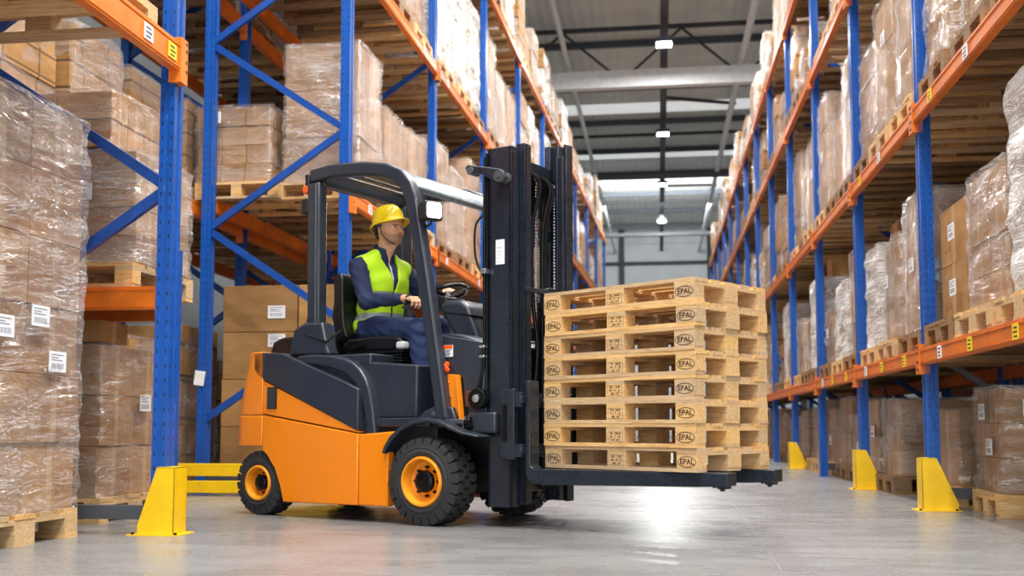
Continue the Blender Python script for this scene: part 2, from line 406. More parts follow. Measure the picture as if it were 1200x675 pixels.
def pallet_whole(mat):
    m = MB()
    for y, w in ((-.35, .1), (0, .145), (.35, .1)): m.box(-.6, .6, y-w/2, y+w/2, 0, .022)
    for x in (-.5275, 0, .5275):
        for y, w in ((-.35, .1), (0, .145), (.35, .1)): m.box(x-.0725, x+.0725, y-w/2, y+w/2, .022, .1)
        m.box(x-.0725, x+.0725, -.4, .4, .1, .122)
    for y, k in DKY:
        w = .145 if k == 'dk' else .1; m.box(-.6, .6, y-w/2, y+w/2, .122, .144)
    return m.mesh('wooden_pallet', mat)
PWH = {id(WOODL): pallet_whole(WOODL), id(WOODD): pallet_whole(WOODD)}
def pallet(loc, rz, label, group, near, mat, sy=1.0):
    if near:
        t = thing('wooden_pallet', label, 'pallet', loc, rz, group); pallet_parts(t, mat, .006)
    else:
        t = tag(obj('wooden_pallet', PWH[id(mat)], None, loc, (0, 0, rz)), label, 'pallet', group)
    t.scale = (1, sy, 1)
    return t

# ------------------------------------------------------------------ stretch film shells (local x = depth, y = along row, z from 0)
def film_shell(dx, dy, h, nu, nz, amp, seed, top=True):
    m = MB(); per = []
    r = .008; k = max(2, nu)
    cs = [(-dx/2, -dy/2), (dx/2, -dy/2), (dx/2, dy/2), (-dx/2, dy/2)]
    for i in range(4):
        a, b = cs[i], cs[(i+1) % 4]
        for j in range(k):
            t = j/k; x = a[0]+(b[0]-a[0])*t; y = a[1]+(b[1]-a[1])*t
            if j == 0: x *= 1-r/dx; y *= 1-r/dy
            per.append((x, y))
    n = len(per); vs = []
    for l in range(nz+1):
        z = h*l/nz
        for i, (x, y) in enumerate(per):
            q = Vector((x*3+seed*7.7, y*3, z*9)); d = mnoise.noise(q)*amp+mnoise.noise(q*2.7)*amp*.6
            s = 1+((.021 if amp < .025 else .016)+max(-.008, d))/max(.3, math.hypot(x, y)*.8)
            vs.append((x*s, y*s, z if l == 0 else z+mnoise.noise(q*.7+Vector((9, 0, 0)))*amp*.8))
    fs = [(l*n+i, l*n+(i+1) % n, (l+1)*n+(i+1) % n, (l+1)*n+i) for l in range(nz) for i in range(n)]
    m.add(vs, fs)
    if top: m.add([vs[nz*n+i] for i in range(n)]+[(0, 0, h+.012)], [(i, (i+1) % n, n) for i in range(n)])
    return m
FAR_FILM = {}
for fk, fm in (('c', FILMC), ('h', FILMH), ('w', FILMW)):
    FAR_FILM[fk] = [film_shell(1, 1, 1, 5, 8, .03, s).mesh('stretch_film', fm, 60) for s in range(4)]
FMAT = dict(c=FILMC, h=FILMH, w=FILMW)
def tier_block(seed):
    r = random.Random(seed); m = MB()
    n = r.choice((3, 4)); z = 0
    for i in range(n):
        h = 1/n; dx = r.uniform(-.02, .02); dy = r.uniform(-.03, .03)
        m.box(-.49+dx, .49+dx, -.49+dy, .49+dy, z+.002, z+h-.004); z += h
    return m.mesh('carton_tiers', CARDB)
TIER = [tier_block(s) for s in range(6)]
lab = MB(); lab.box(-.07, .07, -.003, 0, -.05, .05, 0)
for i, (w_, z_) in enumerate(((.10, .034), (.06, .02), (.09, .008))): lab.box(-.055, -.055+w_, -.0036, -.003, z_-.003, z_+.002, 1)
for i in range(14): lab.box(-.055+i*.0075, -.055+i*.0075+(.004 if i % 3 else .002), -.0036, -.003, -.036, -.008, 1)
LABELM = lab.mesh('shipping_label', [PAPER, plain('faded label print', '#8a8a90', .6)])
LNAME = {'c': 'clear film-wrapped', 'h': 'hazy film-wrapped', 'w': 'white film-wrapped', 'n': 'unwrapped'}
def load(loc, rz, dx, dy, h, n, fk, near, label, group, seed, tag_face=None, capc=0, keep=None):
    """dx depth, dy along the row, n=(nx,ny,nz); local -y faces the camera end; local -x or +x the aisle (keep: 'l' aisle at +x, 'r' aisle at -x)"""
    t = thing('palletised_load', label, 'palletised load', loc, rz, group); r = random.Random(seed)
    if near:
        nx, ny, nz = n; cx, cy, cz = dx/nx, dy/ny, h/nz
        cmesh = MB().box(-cx/2+.003, cx/2-.003, -cy/2+.003, cy/2-.003, .001, cz-.003).mesh('carton', CARD)
        for k in range(nz):
            sh = (r.uniform(-.008, .008), r.uniform(-.008, .008))
            for i in range(nx):
                for j in range(ny):
                    vis = j == 0 or (i == nx-1 if keep == 'l' else i == 0) or k == nz-1
                    if keep and not vis: continue
                    obj('carton', cmesh, t, (-dx/2+cx*(i+.5)+sh[0], -dy/2+cy*(j+.5)+sh[1], k*cz), (0, 0, r.uniform(-.01, .01)), bevel=.004 if near > 1 else 0)
        if fk != 'n':
            q = 22 if near > 1 else 10
            f = film_shell(dx, dy, h+.012, q, int(q*max(1, h)*1.6), .02 if near > 1 else .024, seed).build('stretch_film', FMAT[fk], t, smooth=70)
            f.location.z = .003
    else:
        obj('carton_tiers', TIER[seed % 6], t, sc=(dx, dy, h))
        if fk != 'n': obj('stretch_film', FAR_FILM[fk][seed % 4], t, (0, 0, .004), sc=(dx*.975, dy*.96, h+.012))
    for (face, a, z) in (tag_face or []):
        if face == 'end': obj('shipping_label', LABELM, t, (a, -dy/2-.03, z))
        elif face == 'r': obj('shipping_label', LABELM, t, (-dx/2-.03, a, z), (0, 0, R(-90)))
        else: obj('shipping_label', LABELM, t, (dx/2+.03, a, z), (0, 0, R(90)))
    return t

# ------------------------------------------------------------------ rack steel
HF = 8.4
def post_mesh():
    p = [(-.04, -.05), (-.012, -.05), (-.008, -.044), (.008, -.044), (.012, -.05), (.04, -.05), (.04, -.02), (.034, -.015), (.034, .015), (.04, .02), (.04, .05), (-.04, .05), (-.04, .02), (-.034, .015), (-.034, -.015), (-.04, -.02)]
    return MB().prism(p, 0, HF, ax='z').mesh('post', BLUE)
POST = post_mesh()
FOOT = MB().box(-.07, .07, -.065, .065, 0, .006).mesh('base_plate', BLUEP)
def brace_mesh(dv, dz, m):
    b = MB(); b.bar((0, 0, 0), (dv, 0, dz), .045, .05, up=(0, 1, 0)) if False else b.bar((0, 0, 0), (dv, 0, dz), .03, .055)
    b.bar((0, -.018, 0), (dv, -.018, dz), .006, .055)
    return b.mesh('brace', m)
DEP = 1.2
BR = {}
for key, m in (('b', BLUEP), ('g', GALV)):
    BR[key] = (brace_mesh(DEP, .8, m), brace_mesh(DEP, -.8, m), MB().bar((0, 0, 0), (DEP, 0, 0), .04, .05).mesh('strut', m), MB().bar((0, 0, 0), (DEP, 0, 0), .05, .07).mesh('base_strut', GREYST))
def frame(loc, rz, side, label, group, key='b', off=0.0, hmax=HF, simple=False):
    """side +1: rear post towards local +x"""
    t = thing('rack_upright_frame', label, 'rack upright', loc, rz, group)
    for v in (0, DEP):
        p = obj('post', POST, t, (v*side, 0, 0)); p.scale.z = hmax/HF
        if not simple: obj('base_plate', FOOT, p, (0, 0, 0))
    up, dn, st, bs = BR[key]
    z = .6+off; fromrear = True
    while z+.8 < hmax-.2:
        x0 = DEP if fromrear else 0
        if simple and z > 5.8: break
        o = obj('brace', up, t, (side*x0, 0, z)); o.rotation_euler = (0, 0, math.pi if (fromrear == (side > 0)) else 0)
        z += .8; fromrear = not fromrear
    if not simple:
        o = obj('base_strut', bs, t, (0, 0, .11)); o.rotation_euler = (0, 0, 0 if side > 0 else math.pi)
    return t
BEAMS = {}
def beam(loc, rz, L, label, group, near, worn=True, hb=.12, stickers=()):
    k = (round(L, 3), near, worn, hb)
    if k not in BEAMS:
        m = MB(); mat = ORANGER if worn else ORANGE
        m.prism([(-.025, -hb), (.025, -hb), (.025, 0), (-.005, 0), (-.005, -.025), (-.025, -.025), (-.025, 0), (-.025, -hb+.001)][:7], 0, L) if False else m.box(-.025, .025, .05, L-.05, -hb, 0)
        m.box(-.029, .029, .05, L-.05, -.022, -.014).box(-.029, .029, .05, L-.05, -hb+.012, -hb+.02)
        cn = MB(); cn.box(-.034, .034, -.028, .05, -hb-.06, .03)
        for z in (-.14, -.09, -.03, .01): cn.box(-.036, .036, -.02, -.006, z-.008, z+.008, 1)
        BEAMS[k] = (m.mesh('crossbeam', mat), cn.mesh('end_connector', [mat, BLACKP]))
    bm_, cm = BEAMS[k]
    t = thing('rack_crossbeam', label, 'rack beam', loc, rz, group)
    obj('beam', bm_, t)
    if near:
        obj('end_connector', cm, t, (0, 0, 0)); o = obj('end_connector', cm, t, (0, L, 0)); o.rotation_euler = (0, 0, math.pi)
    for (y, col, sgn) in stickers:
        s = MB().box(-.002, .002, -.045, .045, -.04, .04, 0)
        for q in range(3): s.box(-.0028, .0028, -.03, .02+.01*(q % 2), .02-.022*q-.004, .02-.022*q+.004, 1)
        obj('location_label', s.mesh('location_label', [YSTICK if col == 'y' else PAPER, PRINT]), t, (sgn*.0285, y, -hb/2-.002))
    return t
class Row:
    def __init__(s, x, y, ang, side): s.o = Vector((x, y, 0)); s.a = ang; s.side = side
    def w(s, v, u, z=0):
        q = Vector((v*s.side, u, 0)); q.rotate(Euler((0, 0, s.a))); q += s.o; return (q.x, q.y, z)
LV = ['floor level', 'lower shelf', 'middle shelf', 'upper shelf', 'top shelf']
SLOT = {1: ['only slot'], 2: ['near slot', 'far slot'], 3: ['near slot', 'centre slot', 'far slot'], 4: ['near slot', 'second slot', 'third slot', 'far slot']}
seedc = [100]
def fill(row, rname, u0, u1, z, lvname, bay, nslot, near, hr, films, vin=0.0, over=None, floor_=False, mat=None):
    """place pallets with loads in one bay level"""
    sw = (u1-u0-.12)/nslot
    for k in range(nslot):
        seedc[0] += 1; r = random.Random(seedc[0]*13+5)
        o = (over or {}).get(k, {})
        if o == 'skip': continue
        uc = u0+.06+sw*(k+.5)+r.uniform(-.012, .012); dy = min(.84, sw-.04) if nslot > 2 else sw-.16
        vv = vin+r.uniform(-.03, .02)
        wm = mat or (WOODL if r.random() < .4 else WOODD)
        rz = row.a+r.uniform(-.012, .012)
        where = '%s, %s, %s bay, %s' % (rname, lvname, ORD[bay], SLOT[nslot][k])
        sy = dy/.84 if nslot > 2 else dy/.8
        pallet(row.w(vv+.6, uc, z), rz, 'wooden pallet on %s' % where, 'pallets in the storage racks', near and not o.get('lowp'), wm, min(sy, 1.35) if nslot < 3 else min(1, sy))
        if not o and not floor_ and z > 2 and rname.startswith('right') and r.random() < .13: continue
        h = o.get('h', r.uniform(*hr)); fk = o.get('f', r.choice(films))
        n = o.get('n') or (2, 2, max(2, round(h/r.choice((.24, .3, .36)))))
        ddx = o.get('dx', r.uniform(.98, 1.08)); ddy = o.get('dy', dy-r.uniform(.05, .13))
        tf = o.get('lab')
        if tf is None and near and r.random() < .28: tf = [('r' if row.side > 0 else 'l', r.uniform(-.2, .2), h*r.uniform(.3, .8))]
        load(row.w(vv+.6+o.get('dv', 0), uc, z+PH+.001), rz, ddx, ddy, h, n, fk, (1 if near else 0), '%s carton load on %s' % (LNAME[fk], where), 'carton loads in the storage racks', seedc[0], tf, keep='r' if row.side > 0 else 'l')
        if o.get('cap') or (o.get('cap') is None and nslot > 2 and not floor_ and near and r.random() < .3 and fk != 'n'):
            cw = min(.36, dy*.5); hh = r.uniform(.16, .26)
            if h+hh < hr[1]+.3:
                q = MB().box(-.2, .2, -cw/2, cw/2, 0, hh).build('cardboard_box', CARD, None); q.location = row.w(vv+.42, uc-dy*.15, z+PH+h+.016 if fk != 'n' else z+PH+h); q.rotation_euler = (0, 0, rz+r.uniform(-.05, .05))
                tag(q, 'loose carton on the load at %s' % where, 'cardboard box', 'loose cartons on top of loads')

# ---- right rack
RR = Row(1.8, 5.05, 0.0, 1); BAY = 2.4
RL = [1.07, 2.71, 4.55, 6.0]
over_R = {
 (1, 1): {0: dict(h=1.12, f='w', n=(2, 1, 4), cap=True), 1: dict(h=.78, f='h', n=(2, 2, 4)), 2: dict(h=.74, f='n', n=(2, 1, 2), lab=[('r', -.1, .2), ('r', -.1, .55)])},
 (1, 2): {0: dict(h=1.45, f='h', n=(2, 2, 4)), 1: dict(h=1.45, f='h', n=(2, 2, 3)), 2: dict(h=1.5, f='h', n=(2, 2, 5))},
 (2, 2): {0: dict(h=1.42, f='c', n=(2, 1, 3)), 1: dict(h=1.1, f='c', n=(2, 1, 3)), 2: dict(h=.9, f='h')},
 (2, 1): {0: dict(h=.98, f='h', n=(2, 2, 4)), 1: dict(h=.8, f='h', n=(2, 2, 3)), 2: dict(h=.85, f='w', n=(2, 2, 4))},
 (1, 0): {0: 'skip', 1: 'skip', 2: 'skip'},
 (2, 0): {0: dict(h=.52, f='c', n=(2, 1, 2)), 1: 'skip', 2: dict(h=.62, f='h', n=(2, 2, 3))},
}
NB = 13
for b in range(NB):
    u0, u1 = b*BAY, (b+1)*BAY; y = 5.05+u0; near = y < 14; ns = 3 if y < 20 else 2
    for li, z in enumerate([0]+RL):
        hr = [(.5, .74), (.55, 1.15), (.7, 1.4), (.5, 1.12), (.5, 1.3)][li]
        ov = over_R.get((b+1, li))
        if li == 4 and b == 0: continue
        if li == 3 and b == 0: continue
        fill(RR, 'right rack', u0, u1, z, LV[li], b, ns, near and li < 3, hr, 'cchhw' if li != 0 else 'cchh', -.04 if li else .1, ov, li == 0)
        if li:
            sts = ()
            if b < 3 and li == 1: sts = ((.42, 'y', -1), (1.2, 'y', -1), (1.85, 'w', -1))
            if b < 2 and li == 2: sts = ((1.9, 'y', -1), (1.1, 'w', -1))
            beam(RR.w(-.045, u0, z), 0, BAY, 'orange front beam of %s, right rack, %s bay' % (LV[li], ORD[b]), 'orange rack beams', near, True, .11, sts)
            if b < 6: beam(RR.w(DEP, u0, z), 0, BAY, 'orange rear beam of %s, right rack, %s bay' % (LV[li], ORD[b]), 'orange rack beams', False, True, .11)
for b in range(NB+1):
    frame(RR.w(0, b*BAY), 0, 1, 'blue upright frame of the right rack, %s along the aisle' % ORD[b], 'blue rack uprights', 'g' if b < 3 else 'b', .2, hmax=6.15, simple=b > 4)

# ---- right rack, first-bay floor pallets placed as seen
def solo(x, y, z, rz, dx, dy, h, n, fk, pl, ll, seed, near=2, mat=WOODL, tags=None, keep=None, sx=1, sy=1, dvx=0, dvy=0):
    p = thing('wooden_pallet', pl, 'pallet', (x, y, z), rz, 'pallets in the storage racks'); pallet_parts(p, mat, .004); p.scale = (sx, sy, 1)
    return load((x+dvx, y+dvy, z+PH+.001), rz, dx, dy, h, n, fk, near, ll, 'carton loads in the storage racks', seed, tags, keep=keep)
solo(2.62, 7.07, 0, R(-2), 1.12, .6, .64, (2, 2, 3), 'c', 'light pallet under the three-tier load on the floor inside the first right bay', 'clear film-wrapped three-tier carton load on the floor before the first right post', 501, tags=[('r', .05, .5), ('r', -.1, .28), ('end', -.38, .52)], keep='r', sy=.78)

# ---- left rack beyond the cross passage (slightly toed in)
LR = Row(-2.54, 8.4, R(-1.72), -1); LB = 2.95
LLV = [2.48, 4.55, 6.7]
LN = ['floor level', 'lower shelf', 'middle shelf', 'upper shelf']
over_L = {(0, 1): {0: 'skip'}, (0, 0): {0: 'skip'}}
NL = 9
for b in range(NL):
    u0, u1 = b*LB, (b+1)*LB; y = 8.4+u0; near = y < 15; ns = 3 if y < 20 else 2
    for li, z in enumerate([0]+LLV):
        hr = [(1.2, 1.65), (.8, 1.5), (.8, 1.6), (.6, 1.4)][li]
        fill(LR, 'left rack', u0, u1, z, LN[li], b, ns, near and li < 3, hr, 'n' if li == 0 and b < 3 else ('cccch' if li == 1 else 'chhww'), -.05 if li else .12, over_L.get((b, li)), li == 0)
        if li:
            beam(LR.w(-.045, u0, z), LR.a, LB, 'orange front beam of %s, left rack, %s bay past the passage' % (LN[li], ORD[b]), 'orange rack beams', near, b > 0, .12, ((.45, 'w', 1), (2.3, 'w', 1)) if b < 2 else ())
            if b < 5: beam(LR.w(DEP, u0, z), LR.a, LB, 'orange rear beam of %s, left rack, %s bay past the passage' % (LN[li], ORD[b]), 'orange rack beams', False, True, .12)
for b in range(NL+1):
    frame(LR.w(0, b*LB), LR.a, -1, 'blue upright frame of the left rack, %s past the passage' % ORD[b], 'blue rack uprights', 'b', 0, hmax=6.85, simple=b > 4)
tg = MB().box(-.045, .045, -.003, 0, -.06, .06).build('paper_tag', PAPER, bpy.data.objects['rack_upright_frame.014']); tg.location = (-DEP-.02, -.056, .95); tg.rotation_euler = (0, R(8), 0)
# two loads at the end of the lower shelf, seen through the braced frame
solo(-3.53, 8.92, 2.48, R(-1), .66, .5, .66, (3, 2, 4), 'c', 'light pallet in the braced end bay, under the four-tier load', 'clear film-wrapped four-tier load with white label, behind the blue end frame', 511, tags=[('end', -.18, .57)], keep=None, dvx=-.05, dvy=-.1, sx=.62)
solo(-2.93, 8.95, 2.48, R(-1), .66, .66, 1.22, (1, 2, 3), 'h', 'light pallet at the corner of the end bay, under the tall load', 'tall hazy film-wrapped load of three big cartons at the end bay corner', 512, sx=.48, dvx=.09, dvy=.06, sy=.85)
# unwrapped brown cartons on the floor behind the truck
tp = thing('wooden_pallet', 'pallet on the floor under the unwrapped brown cartons behind the truck', 'pallet', (-3.17, 9.05, 0), 0, 'pallets in the storage racks'); pallet_parts(tp, WOODD); tp.scale = (.92, .8, 1)
cb = {}
for k in range(4):
    for i, (xa, xb) in enumerate(((-3.72, -3.05), (-3.04, -2.62))):
        for j in range(2):
            w_, d_, h_ = xb-xa, .32, .405
            if (i) not in cb: cb[i] = MB().box(-w_/2+.003, w_/2-.003, -d_/2+.003, d_/2-.003, 0, h_-.004).mesh('cardboard_box', CARD)
            o = obj('cardboard_box', cb[i], None, ((xa+xb)/2+rnd.uniform(-.006, .006), 8.89+.325*j, .145+k*h_), bevel=.005)
            tag(o, 'brown carton, %s layer, %s column, %s row, unwrapped stack behind the truck' % (ORD[k], ('wide', 'narrow')[i], ('front', 'back')[j]), 'cardboard box', 'unwrapped brown cartons behind the truck')
            if j == 0 and i == 0 and k in (3, 2): obj('shipping_label', LABELM, o, (.15, -.161, .17 if k == 3 else .33), sc=(1.1, 1, 1.1))

# ---- row nearest the camera on the left
beam((-2.495, 2.2, 2.56), 0, 3.02, 'bright orange beam ending at the nearest blue post, overhead', 'orange rack beams', True, False, .15, ((2.62, 'w', 1), (2.88, 'y', 1)))
beam((-3.74, 2.2, 2.56), 0, 3.02, 'orange rear beam of the nearest bay, above the tall wrapped load', 'orange rack beams', False, True, .13)
frame((-2.54, 5.24, 0), 0, -1, 'blue upright frame with the yellow foot guard nearest the camera', 'blue rack uprights', 'b', .4)
frame((-2.54, 2.18, 0), 0, -1, 'blue upright frame at the camera end of the nearest left bay', 'blue rack uprights', 'b', .4)
nr = Row(-2.54, 2.18, 0, -1)
fill(nr, 'nearest left rack', 0, 3.02, 2.56, 'overhead shelf', 0, 3, True, (.9, 1.3), 'c', .0)
solo(-3.52, 4.66, 0, R(-1.5), 1.16, .86, 1.97, (3, 2, 6), 'h', 'light pallet under the tall wrapped load in the nearest left bay', 'tall clear-wrapped carton load with wrinkled film and white labels, nearest in the left bay', 521, tags=[('l', .05, .93), ('l', -.22, .86), ('l', .2, .72)], keep=None, sy=1.08)
solo(-3.54, 6.12, 0, R(0), .74, .76, .88, (3, 2, 3), 'c', 'pallet on the floor behind the nearest blue post', 'chest-high wrapped load with a loose carton on top, behind the nearest blue post', 522, tags=[('l', .1, .55)], keep='l', mat=WOODL, sx=.66)
q = MB().box(-.3, .3, -.16, .16, 0, .13).build('cardboard_box', CARD, None, bevel=.004); q.location = (-3.5, 5.93, 1.04); tag(q, 'flat unwrapped carton lying on the chest-high wrapped load by the nearest post', 'cardboard box')
# short cross rack behind the nearest post: shelf with tiers
beam((-2.74, 5.66, 1.34), R(90), 2.3, 'orange cross beam under the tiered cartons behind the nearest post', 'orange rack beams', True, False, .13, ((1.22, 'w', -1),))
beam((-3.0, 6.3, 1.34), R(90), 2.0, 'rear orange cross beam under the tiered cartons behind the nearest post', 'orange rack beams', False, True, .13)
f_ = thing('rack_upright_frame', 'low blue frame holding the orange cross beam behind the nearest post', 'rack upright', (-2.74, 5.66, 0), 0, 'blue rack uprights')
for (vx, vy) in ((0, 0), (-.12, .3)):
    p_ = obj('post', POST, f_, (vx, vy, 0)); p_.scale.z = 1.6/HF
f_ = thing('rack_upright_frame', 'low blue frame at the wall end of the cross beam', 'rack upright', (-5.06, 5.66, 0), 0, 'blue rack uprights')
for (vx, vy) in ((0, 0), (0, .84)):
    p_ = obj('post', POST, f_, (vx, vy, 0)); p_.scale.z = 1.6/HF
solo(-3.41, 6.08, 1.345, 0, .86, .7, .66, (2, 2, 4), 'h', 'light pallet on the orange cross beam behind the nearest post', 'film-wrapped four-tier load with a white label, on the orange cross beam', 531, tags=[('end', .1, .42)], keep='l', sx=.74)
load((-3.49, 6.02, 2.18), 0, .70, .6, .33, (2, 3, 2), 'c', 2, 'two wrapped tiers of printed cartons stacked on the cross-beam load', 'carton loads in the storage racks', 532, keep='l')

# ---- back-to-back rows behind
LB2 = Row(-3.87, 3.68, 0, -1); BB = [-2.0, 1.9, 5.8, 8.7, 11.6, 14.5]
over_B = {(1, 2): {1: dict(h=.62, f='h', n=(2, 3, 3)), 2: dict(h=.75, f='c', n=(2, 2, 3))}}
for b in range(5):
    for li, z in enumerate([0, 2.45, 4.4]):
        nm = ['floor level', 'lower shelf', 'middle shelf'][li]
        ov = {0: 'skip', 1: 'skip', 2: 'skip', 3: 'skip'} if b == 0 and li == 0 else ({0: 'skip'} if (b == 1 and li == 0) else over_B.get((b, li)))
        if b == 0 and li == 2: continue
        fill(LB2, 'second row left', BB[b], BB[b+1], z, nm, b, 4 if b < 2 else 3, False, (.55, .8) if li == 1 else (.9, 1.3), 'cch', .05, ov)
        BL = BB[b+1]-BB[b]
        if li: beam(LB2.w(0, BB[b], z), 0, BL, 'orange front beam of %s, second row left, %s bay' % (nm, ORD[b]), 'orange rack beams', True, True, .13); beam(LB2.w(DEP, BB[b], z), 0, BL, 'orange rear beam of %s, second row left, %s bay' % (nm, ORD[b]), 'orange rack beams', False, True, .13)
for b in range(0, 6): frame(LB2.w(0, BB[b]), 0, -1, 'blue upright frame of the second row left, %s along' % ORD[b], 'blue rack uprights', 'b', .3, hmax=7.5, simple=True)
RB2 = Row(3.12, 7.45, 0, 1)
for b in range(4):
    for li, z in enumerate([0]+RL[:3]):
        fill(RB2, 'second row right', b*2.4, (b+1)*2.4, z, LV[li], b, 2, False, (.6, .7) if li == 0 else (.5, .9), 'cc', .05)
        if li: beam(RB2.w(0, b*2.4, z), 0, 2.4, 'orange front beam of %s, second row right, %s bay' % (LV[li], ORD[b]), 'orange rack beams', False, True, .11); beam(RB2.w(DEP, b*2.4, z), 0, 2.4, 'orange rear beam of %s, second row right, %s bay' % (LV[li], ORD[b]), 'orange rack beams', False, True, .11)
for b in range(0, 5): frame(RB2.w(0, b*2.4), 0, 1, 'blue upright frame of the second row right, %s along' % ORD[b], 'blue rack uprights', 'b', 0, hmax=7.0, simple=True)

# ---- yellow foot guards
def guard(loc, mir, label):
    t = thing('post_guard', label, 'post guard', loc, 0, 'yellow post foot guards')
    prof = [(-.10, .006), (.125-.03*(mir < 0), .006), (.125-.03*(mir < 0), .05), (-.005, .345), (-.10, .345)]
    prof = [(a*mir, b) for a, b in prof]
    m = MB()
    m.prism(prof, -.075, -.069).prism(prof, .069, .075)
    m.box(*sorted((-.10*mir, -.094*mir)), -.075, .075, .006, .345)
    m.prism([(mir*a, b) for a, b in ((-.10, .345), (-.005, .345), (-.008, .338), (-.10, .338))], -.075, .075)
    m.build('guard_shell', YEL, t, bevel=.002)
    b = MB().box(*sorted((-.135*mir, .14*mir)), -.10, .10, 0, .006); b.build('floor_plate', YEL, t)
    for x in (-.118, .11):
        for y in (-.088,): obj('anchor_bolt', MB().cyl((x*mir, y, .006), (x*mir, y, .016), .009, n=6).mesh('bolt', BLACKM), t)
    return t
for b in (1, 2, 4): guard((1.8-.0, 5.05+b*BAY-.05, 0), 1, 'yellow sloped guard at the foot of the %s right-hand blue post' % ORD[b-1])
guard((-2.54, 5.24, 0), -1, 'yellow sloped guard at the foot of the nearest left blue post')
t = thing('end_guard_rail', 'yellow double guard rail across the end of the left rack behind the truck', 'guard rail', (-3.1, 8.2, 0))
MB().box(-1.0, .62, -.02, .02, .155, .255).build('rail', YEL, t, bevel=.004); MB().box(-1.0, .62, -.02, .02, .02, .118).build('rail', YEL, t, bevel=.004)
for x in (-.95, .62): MB().box(x-.05, x+.05, -.05, .05, 0, .34).build('rail_post', YEL, t, bevel=.006)

# ------------------------------------------------------------------ forklift (local: +x forward, +y its left side away from the camera, z up)
TO = (-1.05787874, 6.30652224, 0); TA = R(-25.1653)
FT = thing('forklift', 'orange and dark grey forklift truck carrying the pallet stack', 'forklift', TO, TA)
def ft(name, mb, mat, bev=.006, parent=None, smooth=None, seg=2): return mb.build(name, mat, parent or FT, smooth=smooth, bevel=bev, seg=seg)
def sect(prof, y0, y1): return MB().prism(prof, y0, y1)
# orange lower body
low = [(-1.58, .44), (-1.36, .425), (-1.27, .375), (-1.20, .29), (-1.155, .19), (-1.125, .09), (-.30, .095), (-.295, .42), (-.235, .53), (-.518, .508), (-1.315, .625), (-1.575, .61)]
upo = [(-1.575, .615), (-1.315, .63), (-.518, .513), (-1.30, .838), (-1.365, .868), (-1.395, .905), (-1.40, 1.018), (-1.487, 1.02), (-1.505, .99)]
rearw = .47
ft('lower_side_panel', sect([p for p in low[1:] if p[0] > -1.35]+[(-1.312, .625), (-1.312, .40)][0:1], -.50, -.44) if False else sect([(-1.31, .40), (-1.27, .375), (-1.20, .29), (-1.155, .19), (-1.125, .09), (-.525, .093), (-.525, .509), (-1.31, .623)], -.50, -.44), TRUCKO, .008)
ft('lower_side_panel', sect([(-1.31, .40), (-1.27, .375), (-1.20, .29), (-1.155, .19), (-1.125, .09), (-.525, .093), (-.525, .509), (-1.31, .623)], .44, .50), TRUCKO, .008)
for y0, y1 in ((-.50, -.44), (.44, .50)):
    ft('front_side_panel', sect([(-.518, .093), (-.30, .095), (-.295, .42), (-.235, .525), (-.518, .505)], y0, y1), TRUCKO, .008)
    ft('upper_side_panel', sect([(-1.31, .631), (-.522, .516), (-.53, .528), (-1.30, .832), (-1.31, .835)], y0, y1), TRUCKO, .006)
    ft('dark_side_panel', sect([(-1.303, .843), (-.522, .522), (-.522, .772), (-.70, .842), (-.86, .897), (-1.14, 1.003), (-1.303, 1.014)], y0-.006 if y0 < 0 else y0, y1 if y0 < 0 else y1+.006), SLATE, .008)
    ft('dark_rear_panel', sect([(-1.309, .846), (-1.36, .872), (-1.392, .91), (-1.397, 1.016), (-1.309, 1.016)], y0, y1), SLATE, .005)
# counterweight: rounded in plan, slightly leaning
def cw(z0, z1, xr0, xr1, name, mi=TRUCKO):
    m = MB(); vs = []; n = 0; L = 6
    prof = []
    def ring(xr):
        pts = [(-1.315, -.50), (xr+.09, -.50), (xr+.045, -.488), (xr+.014, -.455), (xr, -.40), (xr-.02, -.2), (xr-.027, 0), (xr-.02, .2), (xr, .40), (xr+.014, .455), (xr+.045, .488), (xr+.09, .50), (-1.315, .50)]
        return pts
    for z, xr in ((z0, xr0), (z0*.6+z1*.4, xr0*.6+xr1*.4-.004), (z1, xr1)):
        vs += [(x, y, z) for x, y in ring(xr)]
    k = 13; fs = [(a*k+i, a*k+(i+1) % k, (a+1)*k+(i+1) % k, (a+1)*k+i) for a in range(2) for i in range(k)]
    fs += [tuple(range(k)), tuple(range(3*k-1, 2*k-1, -1))]
    m.add(vs, fs); return ft(name, m, mi, .006, smooth=50)
cw(.43, .618, -1.575, -1.572, 'counterweight_base')
cw(.624, 1.018, -1.57, -1.48, 'counterweight')
MB().box(-1.50, -1.36, -.494, -.45, .43, .45)
# inner chassis filling the body
ft('chassis', MB().box(-1.30, -.31, -.43, .43, .12, .50).box(-1.30, -.53, -.43, .43, .5, .80), BLACKP, 0)
ft('rear_axle', MB().box(-1.42, -1.26, -.30, .30, .12, .30).box(-1.5, -1.2, -.2, .2, .3, .44), BLACKM, .01)
# vent on the near side
v = MB(); v.box(-1.268, -1.188, -.507, -.498, .66, .795, 0)
for i in range(11): v.box(-1.262, -1.194, -.512, -.506, .668+i*.0113, .674+i*.0113, 1)
ft('vent_grille', v, [BLACKP, GREYST], .001)
